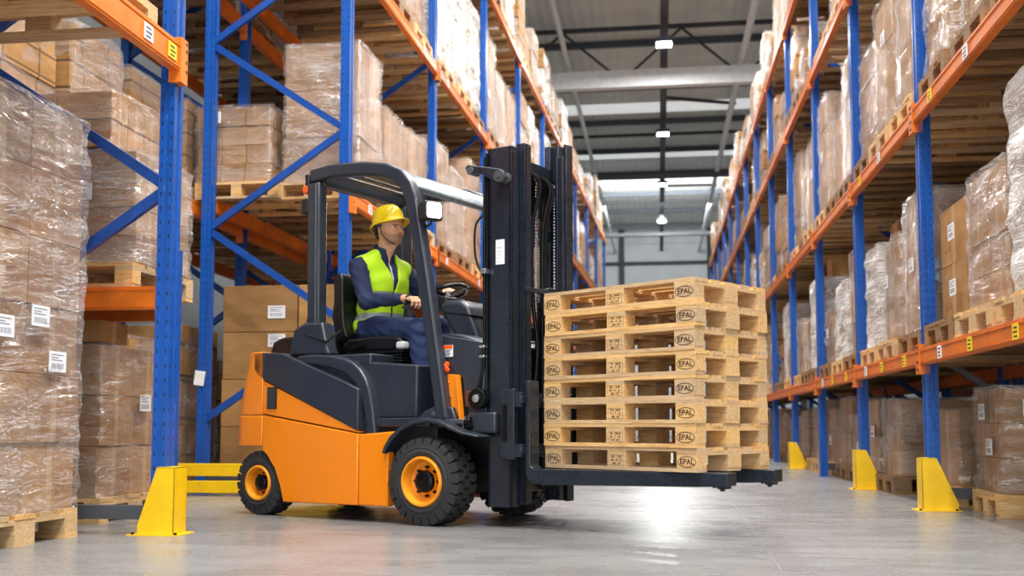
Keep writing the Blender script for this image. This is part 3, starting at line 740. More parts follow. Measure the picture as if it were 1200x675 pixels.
# hood and curved battery cover
ft('hood', sect([(-1.31, .80), (-1.31, 1.012), (-1.14, .999), (-.9, .985), (-.84, .97), (-.60, .94), (-.50, .80), (-.45, .60), (-.45, .50), (-.9, .50), (-.9, .80)], -.445, .445), SLATE, .012)
cv = MB(); arc = [(-1.05, .985), (-.92, .992), (-.79, .983), (-.68, .963), (-.60, .935), (-.54, .893), (-.49, .83), (-.455, .75), (-.43, .64), (-.41, .50)]
inn = [(-.48, .50), (-.50, .62), (-.53, .72), (-.575, .80), (-.65, .86), (-.76, .90), (-.92, .925), (-1.05, .93)]
for y0, y1 in ((-.478, -.40), (.40, .478)): ft('curved_cover', sect(arc+inn, y0, y1), SLATE, .016, seg=3)
ft('rear_cover', sect([(-1.47, 1.02), (-1.44, 1.10), (-1.36, 1.125), (-1.05, 1.135), (-.95, 1.10), (-.95, .99), (-1.3, 1.0)], -.30, .36), BLACKP, .02, seg=3)
# seat box, footwell, step
sb = sect([(-.62, .60), (-.155, .60), (-.15, .905), (-.478, .932), (-.62, .94)], -.42, .42); ft('seat_box', sb, SLATE, .012)
ft('deck', MB().box(-.90, -.50, -.42, .42, .90, .985), SLATE, .012)
ft('floor_plate', MB().box(-.46, .22, -.445, .445, .565, .592), GREYST, .004)
ft('step_edge', MB().box(-.40, -.03, -.47, -.43, .55, .60), SLATE, .006)
ft('seat_box_recess', MB().box(-.45, .0, -.43, .43, .40, .565), BLACKP, .004)
# the step well: front bulkhead under the dash
ft('front_bulkhead', sect([(.04, .59), (.29, .59), (.29, 1.02), (.10, 1.075), (-.03, 1.085), (.02, .80)], -.36, .36), SLATE, .012)
ft('dash_side_panel', sect([(-.02, 1.075), (.29, 1.02), (.29, .70), (.16, .70), (.14, .82), (.03, .84)], -.385, -.358), SLATE, .008)
# orange strut column with bolt heads
oc = sect([(.02, .85), (.13, .84), (.166, .54), (.068, .535)], -.405, -.385)
oc.prism([(.02, .85), (.032, .85), (.08, .536), (.068, .535)], -.43, -.405).prism([(.118, .84), (.13, .84), (.166, .54), (.154, .54)], -.425, -.405)
for x, z in ((.045, .80), (.06, .72), (.10, .60), (.13, .58)): oc.cyl((x+.02, -.404, z), (x+.02, -.413, z), .006, n=6)
ft('strut_plate', oc, TRUCKO, .002)
l = MB(); l.box(0, .078, -.391, -.386, .945, 1.012, 0); l.box(.001, .077, -.3935, -.3905, .99, 1.011, 1)
for i in range(4): l.box(.006, .055+.008*(i % 2), -.3935, -.3905, .952+i*.009, .955+i*.009, 2)
o = ft('warning_label', l, [PAPER, ORP, PRINT], 0); o['label'] = 'white label with an orange strip'
k = MB(); k.cyl((.035, -.386, .90), (.035, -.41, .90), .02, n=14); k.bar((.035, -.415, .90), (.07, -.42, .862), .014, .022); ft('red_switch', k, ORP, .002)
# overhead guard
def path_bar(pts, w, h): 
    m = MB()
    P = [Vector((x, 0, z)) for x, z in pts]; vs = []
    for i, p in enumerate(P):
        d = (P[min(i+1, len(P)-1)]-P[max(i-1, 0)]).normalized(); nrm = Vector((-d.z, 0, d.x))
        for a, b in ((-1, -1), (1, -1), (1, 1), (-1, 1)): vs.append((p.x+nrm.x*h/2*b, a*w/2, p.z+nrm.z*h/2*b))
    fs = [(i*4+j, i*4+(j+1) % 4, i*4+4+(j+1) % 4, i*4+4+j) for i in range(len(P)-1) for j in range(4)]+[(0, 1, 2, 3), tuple(range(4*len(P)-1, 4*len(P)-5, -1))]
    return m.add(vs, fs)
for s in (-1, 1):
    y = s*.425
    p = path_bar([(-.93, .985), (-.94, 1.6), (-.945, 2.06)], .075, .10); o = ft('rear_pillar', p, SLATE, .012); o.location.y = y
    r = path_bar([(-.905, 1.0), (-.915, 2.05)], .02, .012); o = ft('pillar_seam', r, GREYST, .003); o.location.y = y-.04
    b = sect([(-1.12, .99), (-1.085, 1.15), (-.99, 1.19), (-.845, 1.185), (-.80, 1.02), (-.78, .985)], y-.05, y+.05); ft('pillar_base', b, SLATE, .018, seg=3)
    f = path_bar([(-.985, 2.105), (-.80, 2.118), (-.55, 2.10), (-.38, 2.068), (-.275, 2.02), (-.215, 1.95), (-.175, 1.86), (-.09, 1.40), (0, .90), (.058, .545)], .07, .085); o = ft('front_pillar', f, SLATE, .016, smooth=45, seg=3); o.location.y = y
    hl = path_bar([(-.14, 1.86), (-.052, 1.40), (.035, .90), (.085, .60)], .02, .012); o = ft('pillar_highlight', hl, GREYST, .003); o.location.y = y-.036*1  # lighter strip modelled as the highlight along the front pillar
ft('roof_rear_bar', MB().box(-.99, -.90, -.42, .42, 2.05, 2.14), SLATE, .015)
ft('roof_front_bar', sect([(-.36, 2.085), (-.25, 2.04), (-.19, 1.955), (-.22, 1.93), (-.30, 1.99), (-.39, 2.03)], -.42, .42), plain('light grey guard enamel', '#7f8a90', .24, .2), .012, seg=3)
for i in range(5):
    x = -.82+i*.105
    ft('roof_bar', MB().bar((x, -.40, 2.095-.002*i*i), (x, .40, 2.095-.002*i*i), .05, .014), SLATE, .004)
rg = plain('polycarbonate roof sheet', '#dfe6e8', .12, Alpha=.22)
ft('roof_sheet', MB().prism([(-.90, 2.135), (-.55, 2.125), (-.38, 2.09), (-.38, 2.097), (-.55, 2.132), (-.90, 2.142)], -.39, .39), rg, 0)
ft('tail_lamp_mount', MB().box(-1.02, -.985, -.46, -.40, 2.00, 2.12), BLACKP, .008)
ft('tail_lamp', MB().box(-1.035, -.995, -.465, -.41, 2.0, 2.045), ORP, .006)
ft('beacon_box', MB().box(-1.05, -.99, -.46, -.41, 1.87, 1.97), BLACKP, .01)
ft('cable_grip', MB().tube([(-1.02, -.40, 1.25), (-.99, -.47, 1.12), (-.80, -.48, 1.06), (-.72, -.44, 1.13)], .008, 8), BLACKP, 0, smooth=60)
# work lamp on the front pillar
wl = thing('work_lamp', None, None, (-.085, -.42, 1.785)); wl.parent = FT; wl.rotation_euler = (0, 0, R(-22)); wl.scale = (.74, .78, .8)
MB().prism([(-.055, -.065), (.035, -.07), (.05, -.06), (.05, .06), (.035, .07), (-.055, .062), (-.075, .04), (-.075, -.042)], -.075, .075).build('lamp_housing', BLACKP, wl, bevel=.014, seg=3).location.x = .05
MB().prism([(-.062, -.04), (-.05, -.056), (.05, -.056), (.062, -.04), (.062, .04), (.05, .056), (-.05, .056), (-.062, .04)], .098, .104, ax='x').build('lamp_lens', HEADE, wl, bevel=.004)
MB().tube([(-.05, .0, -.05), (-.02, 0, -.10), (.05, 0, -.095), (.06, 0, -.06)], .007, 8).bar((-.07, 0, 0), (-.01, 0, 0), .03, .04).build('lamp_bracket', BLACKP, wl, smooth=50)
# seat
def seatmesh():
    st = thing('seat', None, None); st.parent = FT
    c = sect([(-.90, 1.02), (-.905, 1.06), (-.86, 1.095), (-.62, 1.11), (-.46, 1.10), (-.41, 1.07), (-.42, 1.03), (-.50, 1.01)], -.235, .235); c.build('seat_cushion', VINYL, st, bevel=.022, seg=3)
    b = sect([(-.915, 1.08), (-.86, 1.10), (-.895, 1.20), (-.905, 1.35), (-.908, 1.49), (-.93, 1.525), (-.965, 1.52), (-.99, 1.47), (-.985, 1.25), (-.965, 1.08)], -.225, .225); b.build('seat_backrest', VINYL, st, bevel=.026, seg=3)
    MB().tube([(-.97, -.19, 1.06), (-.985, -.21, 1.25), (-.965, -.20, 1.5)], .012, 8).build('seat_frame', BLACKM, st, smooth=60)
    MB().box(-.46, -.395, -.245, -.18, 1.02, 1.065).build('seat_corner_cap', PIPE, st, bevel=.014, seg=3)
    sus = MB()
    for i in range(4): sus.box(-.56-.004*i, -.44, -.21, .21, .945+i*.018, .956+i*.018)
    sus.box(-.88, -.42, -.22, .22, 1.0, 1.02); sus.box(-.86, -.5, -.2, .2, .93, .945); sus.build('seat_suspension', BLACKP, st, bevel=.003)
    MB().cyl((-.78, -.245, 1.03), (-.70, -.25, 1.05), .012, n=10).cyl((-.86, -.24, 1.10), (-.86, -.262, 1.10), .02, n=12).build('seat_lever', BLACKM, st, smooth=50)
seatmesh()
# dashboard, steering column and wheel
ft('dashboard', sect([(-.05, 1.06), (-.17, 1.24), (-.175, 1.275), (-.13, 1.30), (-.02, 1.295), (.04, 1.26), (.13, 1.05)], -.19, .19), SLATE, .03, seg=4)
ft('dash_top_seam', sect([(-.135, 1.222), (-.135, 1.228), (.078, 1.20), (.078, 1.194)], -.192, .192), BLACKM, 0)
ft('steering_column', MB().cyl((-.02, -.13, 1.03), (-.215, -.11, 1.32), .022, .018, 14).cyl((-.10, -.122, 1.17), (-.135, -.118, 1.23), .028, n=14), BLACKM, 0, smooth=45)
ft('lever_console', sect([(-.34, 1.27), (-.33, 1.30), (-.22, 1.34), (-.15, 1.33), (-.14, 1.27)], -.15, .05), BLACKP, .01)
SWC = Vector((-.292, .045, 1.378)); SWR = .128
sw = thing('steering_wheel', None, None, SWC); sw.parent = FT; sw.rotation_euler = (R(-3), R(-17), 0)
MB().tube([(SWR*math.cos(t), SWR*math.sin(t), 0) for t in (2*math.pi*i/40 for i in range(40))], .0155, 10, closed=True).build('wheel_rim', VINYL, sw, smooth=60)
sp_ = MB()
for a in (20, 150, 270): sp_.bar((0, 0, -.02), (SWR*math.cos(R(a)), SWR*math.sin(R(a)), 0), .03, .012)
sp_.cyl((0, 0, -.04), (0, 0, .0), .045, .035, 16).build('wheel_spokes', BLACKP, sw, bevel=.003)
MB().cyl((0, 0, -.16), (0, 0, -.03), .03, .026, 14).build('wheel_hub', BLACKP, sw, smooth=50)
# control levers by the right hand
for i, (x, y) in enumerate(((-.372, -.235), (-.33, -.17), (-.32, -.13))):
    ft('control_lever', MB().cyl((x+.05, y, 1.22), (x, y, 1.305), .006, n=8).lathe([(-.028, 0), (-.024, .014), (-.008, .021), (.01, .02), (.022, .011), (.026, 0)], 14, c=(x, y, 1.318), ax='z'), BLACKM, 0, smooth=60)
ft('lever_bar', MB().tube([(-.44, -.20, 1.275), (-.30, -.19, 1.272), (-.22, -.12, 1.28)], .009, 8), GREYST, 0, smooth=60)
# front fender over the near and far wheels
for s in (-1, 1):
    y0, y1 = sorted((s*.345, s*.535))
    ov = [(-.318, .40), (-.30, .44), (-.26, .495), (-.19, .548), (-.10, .583), (0, .597), (.09, .585), (.16, .555), (.24, .523), (.345, .503)]
    iv = [(.345, .492), (.235, .508), (.155, .536), (.085, .565), (0, .577), (-.095, .563), (-.18, .528), (-.24, .478), (-.285, .425), (-.30, .395)]
    ft('front_fender', sect(ov+iv, y0, y1), SLATE, .006)
    ya, yb = sorted((s*.44, s*.40))
    ft('fender_bracket', sect([(-.22, .53), (-.08, .64), (-.02, .665), (.11, .66), (.135, .60), (.16, .54), (.0, .58)], ya, yb), SLATE, .01)
    if s < 0: ft('bracket_bolt', MB().cyl((-.01, -.44, .62), (-.01, -.452, .62), .018, n=16).cyl((-.01, -.45, .62), (-.01, -.457, .62), .009, n=6), GREYST, .002)
# wheels
def wheel(x, y, s, r, wd, rr, lugs, nm):
    w_ = thing(nm, None, None, (x, y, r)); w_.parent = FT; w_.scale = (1, s, 1)       # outer face at local -y when s=1
    rt_ = r-.02
    T_ = MB(); T_.lathe([(0.0, rr), (-.012, rr+.012), (-.014, rr+.03), (-.006, rr+(rt_-rr)*.5), (-.008, rt_-.035), (.004, rt_-.012), (.02, rt_), (wd-.02, rt_), (wd, rt_-.02), (wd+.006, rt_-.05), (wd, rr), (wd*.5, rr-.01)], 56, closed=True)
    for ring_, (ya, yb) in enumerate(((.004, .30*wd+.012), (.34*wd+.012, .63*wd), (.66*wd, wd-.006))):
        for i in range(lugs):
            t0 = 2*math.pi*(i+(.0, .5, .0)[ring_])/lugs; t1 = t0+2*math.pi/lugs*.82; tm = (t0+t1)/2
            sk_ = .035*(1, 0, -1)[ring_]
            cs = []
            for rad in (rt_-.006, r):
                q = .0 if rad < r else .004
                for (t_, y_) in ((t0+q/r, ya+q), ((t0*3+t1)/4, ya-.0), (t1-q/r-.0, ya+q+.003), (t1-q/r+sk_, (ya+yb)/2), (t1-q/r, yb-q), (tm, yb-q+.004), (t0+q/r, yb-q-.003), (t0+q/r+sk_, (ya+yb)/2)):
                    cs.append((rad*math.cos(t_), y_, rad*math.sin(t_)))
            T_.add(cs, [tuple(range(8)), tuple(range(15, 7, -1))]+[(a, a+8, (a+1) % 8+8, (a+1) % 8) for a in range(8)])
    for i in range(lugs):   # shoulder lugs turning over the edge
        t0 = 2*math.pi*i/lugs; t1 = t0+2*math.pi/lugs*.82; cs = []
        for t_ in (t0, t1):
            for (rad, y_) in ((r-.001, .012), (r-.005, .003), (rt_-.034, -.0065), (rt_-.034, .004)): cs.append((rad*math.cos(t_), y_, rad*math.sin(t_)))
        T_.add(cs, [(0, 1, 2, 3), (7, 6, 5, 4), (0, 4, 5, 1), (1, 5, 6, 2), (2, 6, 7, 3), (3, 7, 4, 0)])
    T_.build('tyre', RUB, w_, smooth=35)
    Rm = MB(); Rm.lathe([(-.004, rr+.004), (-.016, rr-.002), (-.016, rr-.012), (.0, rr-.016), (.012, rr-.02), (.05, rr-.026), (.062, rr*.62), (.058, rr*.5), (.03, rr*.42), (.03, 0)], 44)
    Rm.lathe([(.07, rr*.62), (.11, rr-.03), (wd-.02, rr-.02), (wd, rr)], 44)
    Rm.build('rim', RIMO, w_, smooth=35)
    H = MB(); H.lathe([(.035, rr*.46), (.012, rr*.44), (.004, rr*.36), (.0, rr*.15), (.0, 0)], 24)
    for i in range(8):
        a = 2*math.pi*i/8; cx_, cz_ = rr*.58*math.cos(a), rr*.58*math.sin(a)
        H.cyl((cx_, .06, cz_), (cx_, .036, cz_), rr*.065, n=6)
    H.build('hub', BLACKM, w_, smooth=35)
    return w_
wheel(-.035, -.52, 1, .245, .19, .138, 24, 'front_wheel'); wheel(-.035, .52, -1, .245, .19, .138, 24, 'front_wheel')
wheel(-1.36, -.475, 1, .2, .15, .108, 22, 'rear_wheel'); wheel(-1.36, .475, -1, .2, .15, .108, 22, 'rear_wheel')
ft('front_axle', MB().box(-.12, .06, -.33, .33, .16, .34).box(-.30, .28, -.30, .30, .30, .56), BLACKM, .01)
# mast
def chan(x0, x1, y0, y1, z0, z1, open_, t=.02):
    m = MB()
    if open_ > 0: m.box(x0, x1, y0, y0+t, z0, z1)
    else: m.box(x0, x1, y1-t, y1, z0, z1)
    m.box(x0, x0+t, y0, y1, z0, z1).box(x1-t, x1, y0, y1, z0, z1); return m
ft('outer_mast_rail', chan(.30, .455, -.36, -.285, .11, 2.115, 1), MAST, .004)
ft('outer_mast_rail', chan(.30, .455, .25, .325, .11, 2.26, -1), MAST, .004)
ft('inner_mast_rail', chan(.43, .485, -.27, -.20, .12, 2.145, 1), MAST, .004)
ft('inner_mast_rail', chan(.36, .44, .18, .24, .12, 2.24, -1), MAST, .004)
ft('carriage_rail', chan(.38, .42, -.20, -.17, .25, 2.05, 1, .01), MAST, .003)
ft('carriage_rail', chan(.44, .485, .15, .18, .25, 2.16, -1, .01), MAST, .003)
for z0, z1, x0 in ((2.02, 2.10, .33), (1.66, 1.72, .33), (1.05, 1.13, .30), (.18, .34, .31)):
    ft('mast_crossmember', MB().box(x0, x0+.05, -.29, .29, z0, z1), MAST, .006)
ft('mast_top_plate', sect([(.33, 1.78), (.37, 1.78), (.40, 2.02), (.33, 2.02)], -.21, .21), BLACKM, .004)
for y in (-.10, .11):
    ft('lift_cylinder', MB().cyl((.37, y, .2), (.37, y, 1.25), .034, n=20).cyl((.37, y, 1.25), (.37, y, 2.0), .019, n=16).cyl((.37, y, 1.22), (.37, y, 1.28), .04, n=20), BLACKM, 0, smooth=40)
    ch = MB(); z = .6
    while z < 1.98:
        ch.box(.425, .437, y+.03, y+.052, z, z+.014, 0).box(.428, .434, y+.026, y+.056, z+.003, z+.011, 0); z += .019
    o = ft('lift_chain', ch, CHROME, 0)
    ft('chain_pulley', MB().lathe([(y+.02, .0), (y+.02, .055), (y+.03, .046), (y+.052, .046), (y+.062, .055), (y+.062, 0)], 28, c=(.385, 0, 1.95)), BLACKM, 0, smooth=40)
def hose(pts, r=.011, n=10):
    from mathutils.geometry import interpolate_bezier
    P = [Vector(p) for p in pts]; out = []
    for i in range(len(P)-1):
        a = P[max(i-1, 0)]; d = P[min(i+2, len(P)-1)]
        out += interpolate_bezier(P[i], P[i]+(P[i+1]-a)/6, P[i+1]-(d-P[i])/6, P[i+1], 8)[:-1]
    return MB().tube(out+[P[-1]], r, n)
for k_, (y, x) in enumerate(((-.15, .45), (-.02, .44), (.03, .43))):
    ft('mast_hose', hose([(x, y, 2.0), (x+.03, y+.05, 1.93), (x+.0, y+.02, 1.7), (x+.01, y, 1.3), (x+.03, y+.02, 1.0), (x+.02, y, .72)], .012), BLACKM, 0, smooth=60)
ft('mast_hose', hose([(.47, -.08, 1.30), (.51, -.05, 1.33), (.53, .02, 1.26), (.53, .03, .85)], .014), BLACKM, 0, smooth=60)
ft('side_hose', hose([(.295, -.385, 2.06), (.292, -.388, 1.6), (.292, -.388, 1.02), (.289, -.392, .88), (.262, -.40, .765)], .009), BLACKM, 0, smooth=60)
ft('side_hose', hose([(.30, -.375, 1.75), (.235, -.39, 1.68), (.23, -.385, 1.5), (.285, -.38, 1.38)], .006), BLACKM, 0, smooth=60)
ft('hose_clamp', MB().box(.275, .31, -.405, -.36, 1.40, 1.43).box(.27, .305, -.41, -.37, .985, 1.0).box(.27, .305, -.41, -.37, .93, .945), CHROME, .003)
ft('rail_edge_tube', MB().cyl((.285, -.35, .72), (.285, -.35, 2.09), .010, n=10), BLACKM, 0, smooth=40)
arm = sect([(.20, 2.025), (.185, 2.005), (.195, 1.985), (.225, 1.975), (.30, 1.955), (.40, 1.895), (.435, 1.89), (.455, 1.915), (.45, 1.955), (.43, 1.97), (.33, 1.995)], -.43, -.40)
ft('mast_arm', arm, MAST, .008, seg=3)
ft('arm_pivot', MB().cyl((.42, -.36, 1.93), (.42, -.44, 1.93), .034, n=24).cyl((.42, -.44, 1.93), (.42, -.446, 1.93), .014, n=6), GREYST, .002)
ft('arm_roller', MB().cyl((.225, -.36, 1.985), (.225, -.44, 1.985), .022, n=16), GREYST, .002)
# mast label and stamped plate
l = MB(); l.box(.352, .41, -.3635, -.3605, 1.45, 1.59, 0)
for i in range(5): l.box(.36, .395, -.365, -.3633, 1.465+i*.02, 1.469+i*.02, 1)
o = ft('mast_label', l, [PAPER, PIPE], 0); o['label'] = 'small white data label on the near mast rail'
# tilt pivot and tilt cylinder
ft('tilt_pivot', MB().cyl((.265, -.36, .705), (.265, -.425, .705), .056, n=28).cyl((.265, -.425, .705), (.265, -.43, .705), .03, n=24), BLACKM, .003)
ft('pivot_washer', MB().cyl((.265, -.43, .705), (.265, -.434, .705), .022, n=24).cyl((.265, -.434, .705), (.265, -.44, .705), .011, n=12), CHROME, .001)
ft('pivot_bracket', sect([(.165, .745), (.27, .76), (.30, .70), (.25, .645), (.17, .66)], -.40, -.37), plain('rusty bracket', '#5a2a20', .6), .006)
ft('tilt_cylinder', MB().box(.20, .385, -.415, -.345, .515, .63), SLATE, .012)
ft('tilt_rod', MB().cyl((.11, -.42, .545), (.20, -.42, .565), .026, n=18).cyl((.085, -.42, .54), (.12, -.42, .547), .034, n=18).cyl((.20, -.42, .565), (.235, -.42, .573), .033, n=18), BLACKM, .002)
ft('rod_clip', MB().tube([(.20+.004*math.cos(t), -.42+.037*math.cos(t), .568+.037*math.sin(t)) for t in (2*math.pi*i/20 for i in range(20))], .004, 6, closed=True), CHROME, 0, smooth=60)
# carriage with crossbars and load guard
ft('carriage_side_plate', MB().box(.395, .50, -.405, -.365, .37, .75).box(.40, .43, -.415, -.40, .46, .68) if False else sect([(.40, .75), (.40, .70), (.415, .68), (.415, .46), (.40, .44), (.40, .39), (.43, .375), (.50, .37), (.50, .755), (.43, .755)], -.405, -.365), MAST, .005)
ft('carriage_side_plate', sect([(.40, .75), (.40, .39), (.43, .375), (.50, .37), (.50, .755), (.43, .755)], .365, .405), MAST, .005)
for z0, z1 in ((.655, .735), (.385, .455)):
    ft('carriage_crossbar', MB().box(.50, .54, -.40, .40, z0, z1).box(.54, .546, -.40, .40, z0+.02, z1-.015), MAST, .005)
ft('carriage_slot', MB().box(.425, .455, -.4065, -.404, .47, .67), BLACKM, 0)
for i in range(6):
    y = -.33+i*.132
    ft('load_guard_bar', MB().bar((.545, y, .74), (.545, y, 1.30), .022, .022), MAST, .003)
ft('load_guard_top', MB().box(.535, .556, -.35, .35, 1.29, 1.315), MAST, .003)
ft('hook_ring', MB().tube([(.56, -.30+.025*math.cos(t), .755+.03*math.sin(t)) for t in (math.pi*i/10 for i in range(11))], .006, 8), GREYST, 0, smooth=60)
# forks with sleeves
for ya, yb, L0_, L1_ in ((-.375, -.255, .60, 1.70), (.14, .26, .60, 1.755)):
    f = thing('fork', None, None); f.parent = FT
    zb, zt = .242, .322
    sh = sect([(.546, .80), (.574, .80), (.576, .34), (.60, .323), (.66, .322), (.66, .242), (.595, .242), (.56, .262), (.546, .30)], ya+.01, yb-.01); sh.build('fork_shank', MAST, f, bevel=.005)
    s_ = MB(); s_.prism([(.64, zb-.002), (L1_-.16, zb+.014), (L1_, zb+.02), (L1_, zt+.004), (L1_-.16, zt+.004), (.64, zt)], ya, yb); s_.build('fork_sleeve', MAST, f, bevel=.004)
    e_ = MB(); e_.box(L1_-.075, L1_-.07, ya-.003, yb+.003, zb+.012, zt+.003).box(L1_-.06, L1_-.02, ya+.02, yb-.02, zb+.006, zb+.02); e_.build('sleeve_stop', MAST, f)
    for x_ in (.68, L1_-.05): obj('sleeve_bolt', MB().cyl((x_, (ya+yb)/2, zb+.018), (x_, (ya+yb)/2, zb-.006), .012, n=8).mesh('sleeve_bolt', BLACKM), f)
ft('far_lamp_stub', MB().box(.62, .70, .30, .36, .27, .33), BLACKP, .006)

# ------------------------------------------------------------------ the carried stack of eight pallets
cz_ = .829; SA = PSI-R(44)
C0 = Matrix.Rotation(TA, 4, 'Z') @ Vector((1.565, -.42, 0)) + Vector(TO)
def text_mesh(body, size):
    cu = bpy.data.curves.new('mark', 'FONT'); cu.body = body; cu.size = size; cu.extrude = .0004; cu.align_x = 'CENTER'; cu.align_y = 'CENTER'; cu.resolution_u = 2; cu.offset = size*.018
    o = bpy.data.objects.new('tmp', cu); COL.objects.link(o); dg = bpy.context.evaluated_depsgraph_get(); me = bpy.data.meshes.new_from_object(o.evaluated_get(dg)); bpy.data.objects.remove(o); return me
INK = plain('branded ink', '#2a170b', .8)
epal = text_mesh('EPAL', .046); epal.materials.clear(); epal.materials.append(INK)
oval = MB()
NN = 40; vs_ = []
for i in range(NN):
    t = 2*math.pi*i/NN
    for k_ in (1, .93): vs_.append((.065*k_*math.cos(t), .033*(k_ if k_ == 1 else .87)*math.sin(t), .0004))
oval.add(vs_, [(2*i, 2*((i+1) % NN), 2*((i+1) % NN)+1, 2*i+1) for i in range(NN)]); OV = oval.mesh('brand_oval', INK)
codes = []
for rows in (('DE - 1247', '00 - 4 - 15', '580  HT'), ('PL - 0618', '04 - 2 - 07', '412  HT'), ('DE - 0933', '11 - 7 - 21', '286  HT')):
    me = text_mesh('\n'.join(rows), .0205); me.materials.clear(); me.materials.append(INK); codes.append(me)
fr = MB()
for (a, b, c_, d_) in ((-.058, .058, .031, .0325), (-.058, .058, -.0325, -.031), (-.058, -.0565, -.032, .032), (.0565, .058, -.032, .032)): fr.box(a, b, c_, d_, 0, .0006)
FRM = fr.mesh('stamp_frame', INK)
for k in range(8):
    r_ = random.Random(40+k)
    dx_, dy_ = r_.uniform(-.008, .008), r_.uniform(-.006, .006)
    cen = Vector((-.6*cz_+dx_, .4*cz_+dy_, 0)); cen.rotate(Euler((0, 0, SA))); cen += C0
    t = thing('euro_pallet', 'pale wooden pallet, %s of the eight stacked on the forks' % ['bottom one', 'second from bottom', 'third from bottom', 'fourth from bottom', 'fourth from top', 'third from top', 'second from top', 'top one'][k], 'pallet', (cen.x, cen.y, .3275+k*(PH*cz_+.0004)), SA+r_.uniform(-.004, .004), 'pallets carried on the forks')
    t.scale = (cz_, cz_, cz_)
    pts = pallet_parts(t, WOODL, .004)
    for o in pts:
        o.rotation_euler.z += r_.uniform(-.002, .002)
        if o.name.startswith('block') and o.location.y < -.3:
            if abs(o.location.x) > .4:
                obj('brand_mark', epal, o, (0, -.0503, .039), (R(90), 0, 0)); obj('brand_oval', OV, o, (0, -.0503, .039), (R(90), 0, 0))
            else:
                obj('stamp_code', codes[k % 3], o, (0, -.0503, .039), (R(90), 0, 0)); obj('stamp_frame', FRM, o, (0, -.0503, .039), (R(90), 0, 0))

# ------------------------------------------------------------------ driver (blended volumes meshed into smooth skins)
class Field:
    def __init__(s, lo, hi, h):
        s.lo = np.array(lo, float); s.h = h; s.n = np.ceil((np.array(hi)-s.lo)/h).astype(int)+1
        s.v = np.full(s.n, .25, np.float32)
        s.ax = [s.lo[i]+h*np.arange(s.n[i]) for i in range(3)]
    def blk(s, lo, hi, m):
        a = np.clip(np.floor((np.array(lo)-m-s.lo)/s.h).astype(int), 0, s.n); b = np.clip(np.ceil((np.array(hi)+m-s.lo)/s.h).astype(int)+1, 0, s.n)
        sl = tuple(slice(a[i], b[i]) for i in range(3))
        X, Y, Z = np.meshgrid(*[s.ax[i][sl[i]] for i in range(3)], indexing='ij'); return sl, X, Y, Z
    def put(s, sl, d, k, sub):
        o = s.v[sl]
        if sub:
            d = -d; hh = np.clip(.5-.5*(o-d)/k, 0, 1); s.v[sl] = o*(1-hh)+d*hh+k*hh*(1-hh)
        else:
            hh = np.clip(.5+.5*(o-d)/k, 0, 1); s.v[sl] = o*(1-hh)+d*hh-k*hh*(1-hh)
    def cap(s, a, b, ra, rb=None, k=.01, sub=False):
        rb = ra if rb is None else rb; a = np.array(a, float); b = np.array(b, float); r = max(ra, rb)
        sl, X, Y, Z = s.blk(np.minimum(a, b)-r, np.maximum(a, b)+r, k*2+.02); ba = b-a
        t = np.clip(((X-a[0])*ba[0]+(Y-a[1])*ba[1]+(Z-a[2])*ba[2])/max(1e-9, ba@ba), 0, 1)
        d = np.sqrt((X-a[0]-t*ba[0])**2+(Y-a[1]-t*ba[1])**2+(Z-a[2]-t*ba[2])**2)-(ra+(rb-ra)*t)
        s.put(sl, d, k, sub); return s
    def ell(s, c, r, rot=None, k=.01, sub=False):
        c = np.array(c, float); r = np.array(r, float); m = max(r)
        sl, X, Y, Z = s.blk(c-m, c+m, k*2+.02); P = np.stack([X-c[0], Y-c[1], Z-c[2]], -1)
        if rot is not None: P = P @ np.array(Euler(rot).to_matrix())
        k0 = np.sqrt(((P/r)**2).sum(-1)); k1 = np.sqrt(((P/(r*r))**2).sum(-1))
        s.put(sl, k0*(k0-1)/np.maximum(k1, 1e-6), k, sub); return s
    def fn(s, f, mode='add'):
        X, Y, Z = np.meshgrid(*s.ax, indexing='ij'); q = f(X, Y, Z)
        s.v = (s.v+q if mode == 'add' else np.maximum(s.v, q)).astype(np.float32); return s
    def mesh(s):
        v = s.v; I = v < 0; n = s.n
        c = [I[i:n[0]-1+i, j:n[1]-1+j, k:n[2]-1+k] for i in (0, 1) for j in (0, 1) for k in (0, 1)]
        al = np.logical_and.reduce(c); an = np.logical_or.reduce(c); act = an & ~al
        ids = np.full(act.shape, -1); A = np.argwhere(act); ids[act] = np.arange(len(A))
        S = np.zeros((len(A), 3)); N = np.zeros(len(A))
        for ax in range(3):
            for p in (0, 1):
                for q in (0, 1):
                    o = [0, 0, 0]; oa = [i for i in range(3) if i != ax]; o[oa[0]] = p; o[oa[1]] = q; o2 = list(o); o2[ax] = 1
                    a = v[tuple((A+o).T)]; b = v[tuple((A+o2).T)]; m = (a < 0) != (b < 0)
                    t = np.where(m, a/np.where(m, a-b, 1), 0); pos = A+np.array(o, float); pos[:, ax] += t
                    S[m] += pos[m]; N[m] += 1
        V = S/N[:, None]*s.h+s.lo; F = []
        for ax in range(3):
            o1, o2 = [i for i in range(3) if i != ax]
            sa = [slice(None)]*3; sb = [slice(None)]*3; sa[ax] = slice(0, -1); sb[ax] = slice(1, None)
            E = np.argwhere(I[tuple(sa)] != I[tuple(sb)]); E = E[(E[:, o1] > 0) & (E[:, o2] > 0) & (E[:, o1] < n[o1]-1) & (E[:, o2] < n[o2]-1)]
            ins = I[tuple(E.T)]
            def cid(d1, d2): q = E.copy(); q[:, o1] -= d1; q[:, o2] -= d2; return ids[tuple(q.T)]
            Q = np.stack([cid(1, 1), cid(0, 1), cid(0, 0), cid(1, 0)], 1)
            fl = ins if ax != 1 else ~ins
            Q[~fl] = Q[~fl][:, ::-1]; F.append(Q)
        return V, np.concatenate(F)
PB = np.array((-.78, 0, 1.10))
